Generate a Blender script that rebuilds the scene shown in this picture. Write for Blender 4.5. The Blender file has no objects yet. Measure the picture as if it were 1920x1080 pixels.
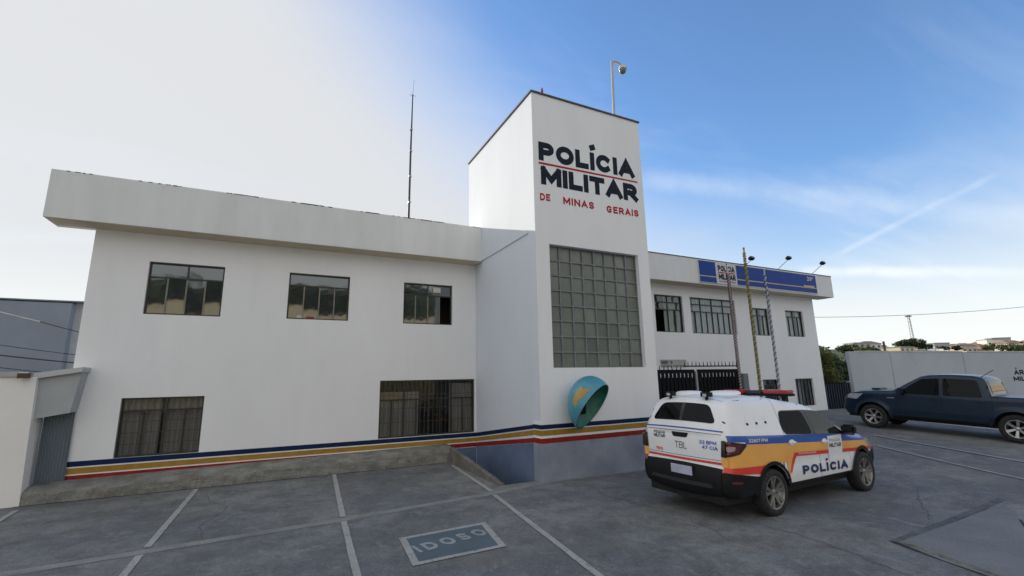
import bpy, bmesh, math, random
from mathutils import Vector, Matrix, noise
random.seed(7)
scene = bpy.context.scene
COL = scene.collection
# ------------------------------------------------------------------ camera
cam_data = bpy.data.cameras.new('camera'); cam = bpy.data.objects.new('camera', cam_data); COL.objects.link(cam)
YAW, PIT, ROL, FPX = -0.462536970, 0.194861653, -0.0184719276, 855.709653
_f = Vector((-math.sin(YAW)*math.cos(PIT), math.cos(YAW)*math.cos(PIT), math.sin(PIT)))
_r = Vector((math.cos(YAW), math.sin(YAW), 0)); _u = _r.cross(_f)
_c, _s = math.cos(ROL), math.sin(ROL)
r2 = _r*_c + _u*_s; u2 = -_r*_s + _u*_c
m = Matrix((r2, u2, -_f)).transposed().to_4x4(); m.translation = (0, 0, 2.08)
cam.matrix_world = m
cam_data.sensor_width = 36; cam_data.lens = FPX/1920*36; cam_data.clip_start = 0.05; cam_data.clip_end = 3000
scene.camera = cam
# ------------------------------------------------------------------ light
SUN = Vector((-0.42, 1.0, 0.335)).normalized()      # towards the sun
elev = math.asin(SUN.z); az = math.atan2(SUN.x, SUN.y)
scene.view_settings.view_transform = 'Standard'; scene.view_settings.look = 'None'
scene.view_settings.gamma = 1; scene.view_settings.use_curve_mapping = False
scene.view_settings.exposure = 0.75
w = bpy.data.worlds.new('World'); scene.world = w; w.use_nodes = True
nt = w.node_tree; N = nt.nodes; Lk = nt.links; N.clear()
def nd(t, **k):
    n = N.new(t)
    for a, b in k.items(): setattr(n, a, b)
    return n
out = nd('ShaderNodeOutputWorld'); bg = nd('ShaderNodeBackground'); bg.inputs[1].default_value = 1.0
sky = nd('ShaderNodeTexSky', sky_type='NISHITA', sun_disc=False, sun_elevation=elev, sun_rotation=az, altitude=900, air_density=1.25, dust_density=0.4, ozone_density=3.0)
SKY_STRENGTH = 0.118
def vmath(op, a, b=None):
    n = nd('ShaderNodeVectorMath', operation=op)
    for i, x in enumerate((a, b)):
        if x is None: continue
        if isinstance(x, (tuple, Vector)): n.inputs[i].default_value = tuple(x)
        else: Lk.new(x, n.inputs[i])
    return n
def mth(op, a, b=None, clamp=False):
    n = nd('ShaderNodeMath', operation=op, use_clamp=clamp)
    for i, x in enumerate((a, b)):
        if x is None: continue
        if isinstance(x, (int, float)): n.inputs[i].default_value = x
        else: Lk.new(x, n.inputs[i])
    return n.outputs[0]
def mrange(v, a, b, c, d, smooth=True):
    n = nd('ShaderNodeMapRange', interpolation_type='SMOOTHSTEP' if smooth else 'LINEAR')
    Lk.new(v, n.inputs[0])
    for i, x in enumerate((a, b, c, d)): n.inputs[i+1].default_value = x
    return n.outputs[0]
def mixc(f, a, b):
    n = nd('ShaderNodeMix', data_type='RGBA')
    for k, x in ((0, f), (6, a), (7, b)):
        if isinstance(x, (int, float)): n.inputs[k].default_value = x
        elif isinstance(x, tuple): n.inputs[k].default_value = (*x, 1)
        else: Lk.new(x, n.inputs[k])
    return n.outputs[2]
TR5, TR6 = ((40.13, 24.11), (79.56, 10.72))
TR1, TR2, TR3, TR4 = ((61.65, 11.34), (75.95, 16.73), (58.43, 10.8), (77.66, 7.43))
tc = nd('ShaderNodeTexCoord'); D = tc.outputs['Generated']
sc = vmath('SCALE', sky.outputs[0]); sc.inputs[3].default_value = SKY_STRENGTH
skyc0 = sc.outputs[0]
_q = nd('ShaderNodeMix', data_type='RGBA', blend_type='MULTIPLY'); _q.inputs[0].default_value = 1; Lk.new(skyc0, _q.inputs[6]); _q.inputs[7].default_value = (.97, 1.10, 1.27, 1); skyc = _q.outputs[2]
sep = nd('ShaderNodeSeparateXYZ'); Lk.new(D, sep.inputs[0])
zc = mth('MAXIMUM', sep.outputs[2], 0.03)
# cloud-sheet coordinates: direction projected on a plane high above
pr = vmath('DIVIDE', D); cmb = nd('ShaderNodeCombineXYZ')
za = mth('ADD', zc, 0.10)
for i in range(3): Lk.new(za, cmb.inputs[i])
Lk.new(cmb.outputs[0], pr.inputs[1])
def noise_n(vec, scale, detail=5, rough=.55, dist=0., mapscale=None, rot=0):
    mp = nd('ShaderNodeMapping'); Lk.new(vec, mp.inputs[0])
    if mapscale: mp.inputs['Scale'].default_value = mapscale
    mp.inputs['Rotation'].default_value = (0, 0, rot)
    n = nd('ShaderNodeTexNoise'); Lk.new(mp.outputs[0], n.inputs[0])
    n.inputs['Scale'].default_value = scale; n.inputs['Detail'].default_value = detail; n.inputs['Roughness'].default_value = rough; n.inputs['Distortion'].default_value = dist
    return n.outputs[0]
n_soft = noise_n(pr.outputs[0], .55, 3)
n_cir = noise_n(pr.outputs[0], 1.0, 6, .6, .8, (.35, 1.6, 1), 0.9)
dt = vmath('DOT_PRODUCT', D, SUN).outputs['Value']
# the sky is milky with thin bright cloud except for one clear blue region to the right; unseen sky is whitened to lift shaded walls
CLEAR = Vector((math.sin(math.radians(70))*math.cos(math.radians(53)), math.cos(math.radians(70))*math.cos(math.radians(53)), math.sin(math.radians(53))))
ang = mth('ARCCOSINE', vmath('DOT_PRODUCT', D, CLEAR).outputs['Value'])
ang2 = mth('ADD', ang, mth('MULTIPLY', mth('SUBTRACT', n_soft, .5), .22))
glow = mrange(ang2, math.radians(30), math.radians(56), 0, 1)
white = (0.458, 0.462, 0.466)
c1 = mixc(mth('MULTIPLY', glow, .97), skyc, white)
cir = mth('MULTIPLY', mrange(n_cir, .50, .75, 0, 1), mrange(zc, .03, .45, .45, .14))
c2 = mixc(cir, c1, (.50, .55, .62))
# a fading aircraft trail low on the right
def _dir(a_, e_): a_, e_ = math.radians(a_), math.radians(e_); return Vector((math.sin(a_)*math.cos(e_), math.cos(a_)*math.cos(e_), math.sin(e_)))
def trail(A_, B_, wid, k_, col_in):
    pn = A_.cross(B_).normalized(); mid = (A_+B_).normalized(); half = A_.angle(B_)/2
    d_ = mth('ABSOLUTE', mth('ADD', vmath('DOT_PRODUCT', D, pn).outputs['Value'], mth('MULTIPLY', mth('SUBTRACT', noise_n(D, 14., 4, .6), .5), wid*.9)))
    along = mth('ARCCOSINE', vmath('DOT_PRODUCT', D, mid).outputs['Value'])
    f_ = mth('MULTIPLY', mth('MULTIPLY', mrange(d_, 0, wid, 1, 0), mrange(along, half*.65, half, 1, 0)), mth('MULTIPLY', mrange(noise_n(D, 9., 5, .65), .3, .65, .35, 1), k_))
    return mixc(f_, col_in, (.60, .64, .68))
c2 = trail(_dir(TR1[0], TR1[1]), _dir(TR2[0], TR2[1]), .008, .26, c2)
c2 = trail(_dir(TR3[0], TR3[1]), _dir(TR4[0], TR4[1]), .014, .8, c2)
c2 = trail(_dir(TR5[0], TR5[1]), _dir(TR6[0], TR6[1]), .030, .22, c2)
# pale band of far haze above the horizon
hz = mrange(sep.outputs[2], 0.0, .26, .95, 0)
c3 = mixc(hz, c2, (.60, .62, .61))
Lk.new(c3, bg.inputs[0]); Lk.new(bg.outputs[0], out.inputs[0])
sl = bpy.data.lights.new('sun', 'SUN'); sl.energy = 2.2; sl.angle = math.radians(0.6); sl.color = (1, .93, .82)
so = bpy.data.objects.new('sun', sl); COL.objects.link(so); so.rotation_euler = SUN.to_track_quat('Z', 'Y').to_euler(); so.location = (-20, 60, 30)

# ------------------------------------------------------------------ materials
MATS = {}
def mat(name, col, rough=.6, metal=0., var=.08, scale=3., stretch=(1, 1, 1), bump=0., bscale=60., coat=0., col2=None, spots=None, spec=.5, world=False, rand=0., fine=0., streak=0.):
    if name in MATS: return MATS[name]
    mt = bpy.data.materials.new(name); mt.use_nodes = True; t = mt.node_tree; b = t.nodes['Principled BSDF']; L = t.links
    b.inputs['Roughness'].default_value = rough; b.inputs['Metallic'].default_value = metal
    b.inputs['Specular IOR Level'].default_value = spec
    if coat: b.inputs['Coat Weight'].default_value = coat; b.inputs['Coat Roughness'].default_value = .04
    if world: src = t.nodes.new('ShaderNodeNewGeometry').outputs['Position']
    else: src = t.nodes.new('ShaderNodeTexCoord').outputs['Object']
    mp = t.nodes.new('ShaderNodeMapping'); mp.inputs['Scale'].default_value = stretch; L.new(src, mp.inputs[0])
    n = t.nodes.new('ShaderNodeTexNoise'); n.inputs['Scale'].default_value = scale; n.inputs['Detail'].default_value = 7; n.inputs['Roughness'].default_value = .6
    L.new(mp.outputs[0], n.inputs[0])
    r = t.nodes.new('ShaderNodeMapRange'); r.inputs[1].default_value = .3; r.inputs[2].default_value = .7; L.new(n.outputs[0], r.inputs[0])
    mx = t.nodes.new('ShaderNodeMix'); mx.data_type = 'RGBA'; L.new(r.outputs[0], mx.inputs[0])
    c2 = col2 if col2 else tuple(c*(1-2*var) for c in col)
    mx.inputs[6].default_value = (*c2, 1); mx.inputs[7].default_value = (*(tuple(min(1, c*(1+var)) for c in col) if not col2 else col), 1)
    last = mx.outputs[2]
    def mul(last, fac):
        q = t.nodes.new('ShaderNodeMix'); q.data_type = 'RGBA'; q.blend_type = 'MULTIPLY'; q.inputs[0].default_value = 1
        L.new(last, q.inputs[6]); L.new(fac, q.inputs[7]); return q.outputs[2]
    if fine:
        n2 = t.nodes.new('ShaderNodeTexNoise'); n2.inputs['Scale'].default_value = scale*22; n2.inputs['Detail'].default_value = 5; L.new(src, n2.inputs[0])
        r2_ = t.nodes.new('ShaderNodeMapRange'); r2_.inputs[1].default_value = .3; r2_.inputs[2].default_value = .7; r2_.inputs[3].default_value = 1-fine; r2_.inputs[4].default_value = 1+fine; L.new(n2.outputs[0], r2_.inputs[0]); last = mul(last, r2_.outputs[0])
    if rand:
        oi = t.nodes.new('ShaderNodeObjectInfo'); r3 = t.nodes.new('ShaderNodeMapRange'); r3.inputs[3].default_value = 1-rand; r3.inputs[4].default_value = 1+rand
        L.new(oi.outputs['Random'], r3.inputs[0]); last = mul(last, r3.outputs[0])
    if streak:
        mp5 = t.nodes.new('ShaderNodeMapping'); mp5.inputs['Scale'].default_value = (1.3, 1.3, .16); L.new(src, mp5.inputs[0])
        n5 = t.nodes.new('ShaderNodeTexNoise'); n5.inputs['Scale'].default_value = 2.2; n5.inputs['Detail'].default_value = 8; n5.inputs['Roughness'].default_value = .68; L.new(mp5.outputs[0], n5.inputs[0])
        r5 = t.nodes.new('ShaderNodeMapRange'); r5.inputs[1].default_value = .50; r5.inputs[2].default_value = .75; r5.inputs[3].default_value = 1; r5.inputs[4].default_value = 1-streak; L.new(n5.outputs[0], r5.inputs[0]); last = mul(last, r5.outputs[0])
    if spots:   # (colour, threshold, scale)
        n3 = t.nodes.new('ShaderNodeTexNoise'); n3.inputs['Scale'].default_value = spots[2]; n3.inputs['Detail'].default_value = 8; n3.inputs['Roughness'].default_value = .7; L.new(src, n3.inputs[0])
        r4 = t.nodes.new('ShaderNodeMapRange'); r4.inputs[1].default_value = spots[1]; r4.inputs[2].default_value = spots[1]+.08; L.new(n3.outputs[0], r4.inputs[0])
        q = t.nodes.new('ShaderNodeMix'); q.data_type = 'RGBA'; L.new(r4.outputs[0], q.inputs[0]); L.new(last, q.inputs[6]); q.inputs[7].default_value = (*spots[0], 1); last = q.outputs[2]
    L.new(last, b.inputs['Base Color'])
    if bump:
        nb = t.nodes.new('ShaderNodeTexNoise'); nb.inputs['Scale'].default_value = bscale; nb.inputs['Detail'].default_value = 6; L.new(src, nb.inputs[0])
        bp = t.nodes.new('ShaderNodeBump'); bp.inputs['Strength'].default_value = bump; bp.inputs['Distance'].default_value = .01; L.new(nb.outputs[0], bp.inputs['Height']); L.new(bp.outputs[0], b.inputs['Normal'])
    MATS[name] = mt; return mt
def glass(name, fac, tint, back=None, rough=.01, fk=.3):
    mt = bpy.data.materials.new(name); mt.use_nodes = True; t = mt.node_tree; t.nodes.clear(); L = t.links
    o = t.nodes.new('ShaderNodeOutputMaterial'); mx = t.nodes.new('ShaderNodeMixShader'); g = t.nodes.new('ShaderNodeBsdfGlossy'); g.inputs['Roughness'].default_value = rough; g.inputs[0].default_value = (.9, .95, .93, 1)
    if back: d = t.nodes.new('ShaderNodeBsdfDiffuse'); d.inputs[0].default_value = (*back, 1)
    else: d = t.nodes.new('ShaderNodeBsdfTransparent'); d.inputs[0].default_value = (*tint, 1)
    lw = t.nodes.new('ShaderNodeLayerWeight'); lw.inputs[0].default_value = .35
    m1 = t.nodes.new('ShaderNodeMath'); m1.operation = 'MULTIPLY_ADD'; m1.inputs[1].default_value = fk; m1.inputs[2].default_value = fac; m1.use_clamp = True; L.new(lw.outputs['Fresnel'], m1.inputs[0])
    nb = t.nodes.new('ShaderNodeTexNoise'); nb.inputs['Scale'].default_value = 2.5; tcn = t.nodes.new('ShaderNodeTexCoord'); L.new(tcn.outputs['Object'], nb.inputs[0])
    bp = t.nodes.new('ShaderNodeBump'); bp.inputs['Strength'].default_value = .045; bp.inputs['Distance'].default_value = .05; L.new(nb.outputs[0], bp.inputs['Height']); L.new(bp.outputs[0], g.inputs['Normal'])
    L.new(m1.outputs[0], mx.inputs[0]); L.new(d.outputs[0], mx.inputs[1]); L.new(g.outputs[0], mx.inputs[2]); L.new(mx.outputs[0], o.inputs[0])
    MATS[name] = mt; return mt

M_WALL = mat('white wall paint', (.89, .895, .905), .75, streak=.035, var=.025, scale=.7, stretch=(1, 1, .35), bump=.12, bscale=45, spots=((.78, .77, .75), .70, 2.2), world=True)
M_SIDE = mat('wall paint with blue shade tint', (.73, .775, .84), .75, streak=.03, var=.02, scale=.7, stretch=(1, 1, .35), bump=.12, bscale=45, world=True)  # cool shade of the tower's left side is put into this colour
M_FASC = mat('white parapet paint', (.80, .805, .80), .75, streak=.07, var=.05, scale=1.2, stretch=(1, 1, .25), bump=.15, bscale=40, world=True)
M_SOFF = mat('cream soffit paint', (.66, .56, .40), .8, var=.05)
M_DIRT = mat('black mould', (.10, .105, .09), .9, var=.2, scale=20)
M_COPE = mat('dark coping', (.10, .09, .08), .7, var=.2, scale=8)
M_NAVY = mat('navy stripe paint', (.009, .024, .085), .55, spec=.15, var=.12, scale=6, spots=((.10, .13, .2), .68, 9.))
M_GOLD = mat('gold stripe paint', (.40, .235, .045), .55, spec=.15, var=.10, scale=5, spots=((.5, .42, .28), .70, 12.))
M_RED = mat('red stripe paint', (.30, .028, .025), .55, spec=.15, var=.15, scale=6, spots=((.35, .2, .2), .68, 14.))
M_DADO = mat('grey blue base paint', (.33, .365, .425), .7, col2=(.20, .235, .305), scale=1.6, spots=((.42, .42, .40), .655, 3.), bump=.25, bscale=30, world=True, fine=.05)
M_DADO2 = mat('blue base paint', (.16, .215, .34), .7, col2=(.10, .145, .25), scale=1.4, spots=((.09, .075, .06), .61, 1.1), bump=.25, bscale=30, world=True, fine=.05)
M_KERB = mat('rough concrete', (.30, .295, .27), .9, col2=(.12, .12, .105), scale=2.3, stretch=(1, 1, 3.5), spots=((.19, .125, .08), .58, 1.5), bump=1., bscale=25, world=True, fine=.25)
M_FRAME = mat('dark bronze frame', (.035, .034, .028), .45, var=.15, scale=8)
M_FRAMEG = mat('grey steel frame', (.21, .225, .235), .5, var=.15, scale=4)
M_FRAMED = mat('black green frame', (.025, .035, .033), .45, var=.15, scale=8)
M_MULL = mat('worn aluminium mullion', (.23, .215, .18), .45, var=.15, scale=8)
G_MIR = glass('reflective film glass', .17, None, back=(.03, .034, .04), rough=.045)
G_CLR = glass('clear window glass', .012, (.80, .81, .82), fk=.13)
M_BLOCK = mat('obscured glass panel', (.205, .225, .19), .28, col2=(.15, .165, .145), scale=.9, world=True, rand=.17, bump=.15, bscale=12, fine=.06, spec=.6)
M_CURT = mat('brown curtain cloth', (.46, .42, .37), .9, var=.12, scale=6, stretch=(4, 4, .3))
M_CURTW = mat('pale curtain cloth', (.74, .80, .84), .9, var=.1, scale=6, stretch=(4, 4, .3))
M_DARKIN = mat('dark interior', (.05, .05, .05), .9)
M_MAROON = mat('maroon interior door', (.06, .012, .01), .6)
M_PAPER = mat('paper notice', (.6, .58, .5), .8)
M_STEEL = mat('galvanised steel', (.42, .43, .44), .4, metal=.6, var=.1, scale=12)
M_BLACK = mat('black painted metal', (.008, .009, .012), .75, spec=.15, var=.2, scale=10)
M_GREYM = mat('grey painted metal', (.18, .21, .23), .5, var=.12, scale=3, stretch=(1, 1, .3))
M_CORR = mat('grey corrugated sheet', (.15, .19, .22), .5, var=.1, scale=2, stretch=(1, 1, .3))
M_INK = mat('black lettering paint', (.015, .021, .038), .6, spec=.15, var=.2, scale=9)
M_INKR = mat('red lettering paint', (.48, .025, .04), .6, spec=.15, var=.15, scale=9)

# ------------------------------------------------------------------ mesh helpers
def origin_of(p):
    o = Vector((0, 0, 0))
    while p is not None: o = o + p.location; p = p.parent
    return o
def tag(o, label=None, cat=None, group=None, kind=None):
    if label: o['label'] = label
    if cat: o['category'] = cat
    if group: o['group'] = group
    if kind: o['kind'] = kind
    return o
def empty(name, loc, label=None, cat=None, group=None, rz=0):
    o = bpy.data.objects.new(name, None); COL.objects.link(o); o.location = loc; o.rotation_euler = (0, 0, rz); o.empty_display_size = .1
    return tag(o, label, cat, group)
def link(name, me, material=None, parent=None, loc=None):
    o = bpy.data.objects.new(name, me); COL.objects.link(o)
    if material and not me.materials: me.materials.append(material)
    if parent: o.parent = parent
    if loc is not None: o.location = loc
    return o
class MB:
    """collects shapes in world (or local) coordinates; build() makes one mesh object"""
    def __init__(s): s.v = []; s.f = []; s.smooth = []
    def add(s, vs, fs, sm=False):
        b = len(s.v); s.v += [tuple(v) for v in vs]; s.f += [tuple(i+b for i in f) for f in fs]; s.smooth += [sm]*len(fs); return s
    def box(s, x0, x1, y0, y1, z0, z1):
        return s.add([(x0,y0,z0),(x1,y0,z0),(x1,y1,z0),(x0,y1,z0),(x0,y0,z1),(x1,y0,z1),(x1,y1,z1),(x0,y1,z1)],
              [(0,3,2,1),(4,5,6,7),(0,1,5,4),(1,2,6,5),(2,3,7,6),(3,0,4,7)])
    def prism(s, pts, a, b, axis='Y'):
        """polygon pts (two coords) extruded along axis from a to b"""
        n = len(pts)
        def P(q, t):
            if axis == 'Y': return (q[0], t, q[1])
            if axis == 'X': return (t, q[0], q[1])
            return (q[0], q[1], t)
        vs = [P(q, a) for q in pts] + [P(q, b) for q in pts]
        fs = [tuple(range(n)), tuple(range(2*n-1, n-1, -1))] + [(i, i+n, (i+1) % n+n, (i+1) % n) for i in range(n)]
        return s.add(vs, fs)
    def tube(s, pts, rad, n=8, cap=True, sm=True):
        pts = [Vector(p) for p in pts]; rs = rad if isinstance(rad, (list, tuple)) else [rad]*len(pts)
        vs = []; up = None
        for i, p in enumerate(pts):
            t = (pts[min(i+1, len(pts)-1)]-pts[max(i-1, 0)]).normalized()
            if up is None: up = Vector((0, 0, 1)) if abs(t.z) < .9 else Vector((1, 0, 0))
            a = t.cross(up).normalized(); up = a.cross(t).normalized()
            for k in range(n):
                q = 2*math.pi*k/n; vs.append(p + (a*math.cos(q)+up*math.sin(q))*rs[i])
        fs = [(i*n+k, i*n+(k+1) % n, (i+1)*n+(k+1) % n, (i+1)*n+k) for i in range(len(pts)-1) for k in range(n)]
        b = len(s.v); s.add(vs, fs, sm)
        if cap: s.add([vs[k] for k in range(n)], [tuple(range(n-1, -1, -1))]); s.add([vs[len(vs)-n+k] for k in range(n)], [tuple(range(n))])
        return s
    def lathe(s, prof, n=24, axis='Y', c=(0, 0, 0), sm=True):
        vs = []
        for (r, h) in prof:
            for k in range(n):
                q = 2*math.pi*k/n; a, b = r*math.cos(q), r*math.sin(q)
                vs.append({'Y': (c[0]+a, c[1]+h, c[2]+b), 'Z': (c[0]+a, c[1]+b, c[2]+h), 'X': (c[0]+h, c[1]+a, c[2]+b)}[axis])
        fs = [(i*n+k, i*n+(k+1) % n, (i+1)*n+(k+1) % n, (i+1)*n+k) for i in range(len(prof)-1) for k in range(n)]
        return s.add(vs, fs, sm)
    def build(s, name, material, parent=None, bevel=0, kind=None, label=None, local=False):
        o0 = Vector((0, 0, 0)) if (local or parent is None) else origin_of(parent)
        me = bpy.data.meshes.new(name); me.from_pydata([tuple(Vector(v)-o0) for v in s.v], [], s.f)
        me.validate()
        if any(s.smooth) and len(me.polygons) == len(s.smooth): me.polygons.foreach_set('use_smooth', s.smooth)
        bm = bmesh.new(); bm.from_mesh(me); bmesh.ops.recalc_face_normals(bm, faces=bm.faces)
        if bevel: 
            bmesh.ops.remove_doubles(bm, verts=bm.verts, dist=1e-5)
            bmesh.ops.bevel(bm, geom=[e for e in bm.edges if len(e.link_faces) == 2 and e.calc_face_angle() > .5], offset=bevel, segments=2, affect='EDGES')
        bm.to_mesh(me); bm.free(); me.update()
        o = link(name, me, material, parent)
        if kind: o['kind'] = kind
        if label: o['label'] = label
        return o
def B(name, material, parent, *b, bevel=0, **k): return MB().box(*b).build(name, material, parent, bevel, **k)
def wall_holes(mb, x0, x1, z0, z1, ya, yb, holes):
    """wall in the XZ plane, front face at ya, back at yb, with rectangular openings (x0,x1,z0,z1)"""
    xs = sorted(set([x0, x1]+[h[0] for h in holes]+[h[1] for h in holes])); zs = sorted(set([z0, z1]+[h[2] for h in holes]+[h[3] for h in holes]))
    xs = [x for x in xs if x0 <= x <= x1]; zs = [z for z in zs if z0 <= z <= z1]
    solid = lambda i, j: 0 <= i < len(xs)-1 and 0 <= j < len(zs)-1 and not any(h[0]-1e-6 <= xs[i] and xs[i+1] <= h[1]+1e-6 and h[2]-1e-6 <= zs[j] and zs[j+1] <= h[3]+1e-6 for h in holes)
    idx = {}; V = []; F = []
    def v(i, j, y):
        k = (i, j, y)
        if k not in idx: idx[k] = len(V); V.append((xs[i], y, zs[j]))
        return idx[k]
    for i in range(len(xs)-1):
        for j in range(len(zs)-1):
            if not solid(i, j): continue
            F.append((v(i, j, ya), v(i+1, j, ya), v(i+1, j+1, ya), v(i, j+1, ya)))
            F.append((v(i, j, yb), v(i, j+1, yb), v(i+1, j+1, yb), v(i+1, j, yb)))
            if not solid(i-1, j): F.append((v(i, j, ya), v(i, j+1, ya), v(i, j+1, yb), v(i, j, yb)))
            if not solid(i+1, j): F.append((v(i+1, j, ya), v(i+1, j, yb), v(i+1, j+1, yb), v(i+1, j+1, ya)))
            if not solid(i, j-1): F.append((v(i, j, ya), v(i, j, yb), v(i+1, j, yb), v(i+1, j, ya)))
            if not solid(i, j+1): F.append((v(i, j+1, ya), v(i+1, j+1, ya), v(i+1, j+1, yb), v(i, j+1, yb)))
    return mb.add(V, F)

# block lettering: heavy strokes, merged into clean outlines
from mathutils.geometry import delaunay_2d_cdt
def _arc(cx, cy, rx, ry, a0, a1, n=12): return [(cx+rx*math.cos(math.radians(a0+(a1-a0)*k/n)), cy+ry*math.sin(math.radians(a0+(a1-a0)*k/n))) for k in range(n+1)]
GL = {
 'A': (.86, [[(0, 0), (.5, 1), (1, 0)], [(.2, .30), (.8, .30)]]), 'B': (.72, [[(0, 0), (0, 1)], [(0, 1), (.6, 1)]+_arc(.6, .76, .36, .24, 90, -90)+[(0, .52)], [(.6, .52)]+_arc(.62, .26, .38, .26, 90, -90)+[(0, 0)]]),
 'C': (.80, [_arc(.5, .5, .5, .5, 48, 312, 20)]), 'D': (.78, [[(0, 0), (0, 1), (.4, 1)]+_arc(.45, .5, .55, .5, 85, -85)+[(.4, 0), (0, 0)]]), 'E': (.62, [[(1, 1), (0, 1), (0, 0), (1, 0)], [(0, .5), (.85, .5)]]),
 'G': (.82, [_arc(.5, .5, .5, .5, 48, 330, 20)+[(.98, .46), (.55, .46)]]), 'I': (0., [[(0, 0), (0, 1)]]), 'Í': (0., [[(0, 0), (0, 1)], [(.0, 1.62), (.09, 1.67)]]), 'L': (.58, [[(0, 1), (0, 0), (1, 0)]]),
 'M': (.95, [[(0, 0), (0, 1)], [(1, 0), (1, 1)], [(0.02, .98), (.5, .22), (.98, .98)]]), 'N': (.78, [[(0, 0), (0, 1)], [(1, 0), (1, 1)], [(0.02, .98), (.98, .02)]]), 'O': (.86, [_arc(.5, .5, .5, .5, 0, 360, 28)]),
 'P': (.68, [[(0, 0), (0, 1), (.5, 1)]+_arc(.55, .72, .42, .28, 85, -85)+[(.5, .44), (0, .44)]]), 'R': (.74, [[(0, 0), (0, 1), (.5, 1)]+_arc(.55, .72, .40, .28, 85, -85)+[(.5, .44), (0, .44)], [(.45, .44), (1, 0)]]),
 'S': (.68, [_arc(.5, .74, .46, .26, 30, 265, 12)+_arc(.5, .25, .48, .25, 85, -150, 12)]), 'T': (.72, [[(0, 1), (1, 1)], [(.5, 0), (.5, 1)]]), 'Á': (.86, [[(0, 0), (.5, 1), (1, 0)], [(.2, .30), (.8, .30)], [(.5, 1.62), (.60, 1.67)]]),
 '0': (.60, [_arc(.5, .5, .5, .5, 0, 360, 24)]), '1': (.28, [[(0, .78), (1, 1), (1, 0)]]), '2': (.62, [_arc(.5, .70, .5, .30, 160, -30, 10)+[(0, 0), (1, 0)]]), '3': (.60, [_arc(.45, .75, .5, .25, 150, -80, 10)+_arc(.45, .27, .55, .27, 80, -150, 10)]),
 '4': (.66, [[(.75, 0), (.75, 1), (0, .30), (1, .30)]]), '7': (.60, [[(0, 1), (1, 1), (.3, 0)]]), '8': (.60, [_arc(.5, .75, .42, .25, 0, 360, 16), _arc(.5, .26, .5, .26, 0, 360, 16)]), '9': (.60, [_arc(.5, .68, .48, .32, 0, 360, 16), [(.98, .68), (.9, .3), (.45, 0)]]),
 'º': (.24, [_arc(.5, .85, .5, .13, 0, 360, 12)]), '/': (.40, [[(0, 0), (1, 1)]]), '.': (0., [[(0, 0), (0, .03)]])}
_tc = {}
def text_tris(s, wgt=.2, gap=.14, cap=1.0):
    key = (s, wgt, gap)
    if key in _tc: return _tc[key]
    AV, AF = [], []; x = 0.
    for ch in s:
        if ch == ' ': x += .45; continue
        wd, strokes = GL[ch]; polys = []; h = wgt/2
        for st in strokes:
            pts = [Vector((p[0]*wd+h if wd else p[0]+h, h+p[1]*(1-wgt))) for p in st]; closed = (pts[0]-pts[-1]).length < 1e-4
            L_, R_ = [], []; n = len(pts)
            for i, p in enumerate(pts):
                a = pts[i-1] if i else (pts[-2] if closed else None); b_ = pts[i+1] if i < n-1 else (pts[1] if closed else None)
                d1 = (p-a).normalized() if a is not None else (b_-p).normalized(); d2 = (b_-p).normalized() if b_ is not None else d1
                nn = Vector((-(d1+d2).y, (d1+d2).x)).normalized(); k = 1/max(.45, nn.dot(Vector((-d1.y, d1.x))))
                ext = Vector((0, 0))
                if a is None: ext = -d2*h
                if b_ is None: ext = d1*h
                L_.append(p+nn*h*k+ext); R_.append(p-nn*h*k+ext)
            for i in range(n-1): polys.append([R_[i], R_[i+1], L_[i+1], L_[i]])
        vs = [v for p in polys for v in p]; fs = []; c = 0
        for p in polys:
            ar = sum(p[i].x*p[(i+1) % 4].y-p[(i+1) % 4].x*p[i].y for i in range(4)); fs.append([c, c+1, c+2, c+3] if ar > 0 else [c+3, c+2, c+1, c]); c += 4
        r_ = delaunay_2d_cdt(vs, [], fs, 1, 1e-5); keep = [f for f, o_ in zip(r_[2], r_[5]) if len(o_)]
        b0 = len(AV); AV += [(v.x+x, v.y) for v in r_[0]]; AF += [tuple(i+b0 for i in f) for f in keep]
        x += wd+wgt+gap
    x0 = min(v[0] for v in AV); x1 = max(v[0] for v in AV)
    r = ([((v[0]-x0)/(x1-x0), v[1]) for v in AV], AF); _tc[key] = r; return r
def text_obj(name, s, fn, material, parent, wgt=.2, local=False, gap=.14, label=None):
    """cap height runs 0..1 in v; accents rise above it"""
    vs, fs = text_tris(s, wgt, gap)
    me = bpy.data.meshes.new(name); o0 = Vector((0, 0, 0)) if local or parent is None else origin_of(parent)
    me.from_pydata([tuple(Vector(fn(u, v))-o0) for u, v in vs], [], fs); me.update()
    o = link(name, me, material, parent)
    if label: o['label'] = label
    return o

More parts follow.
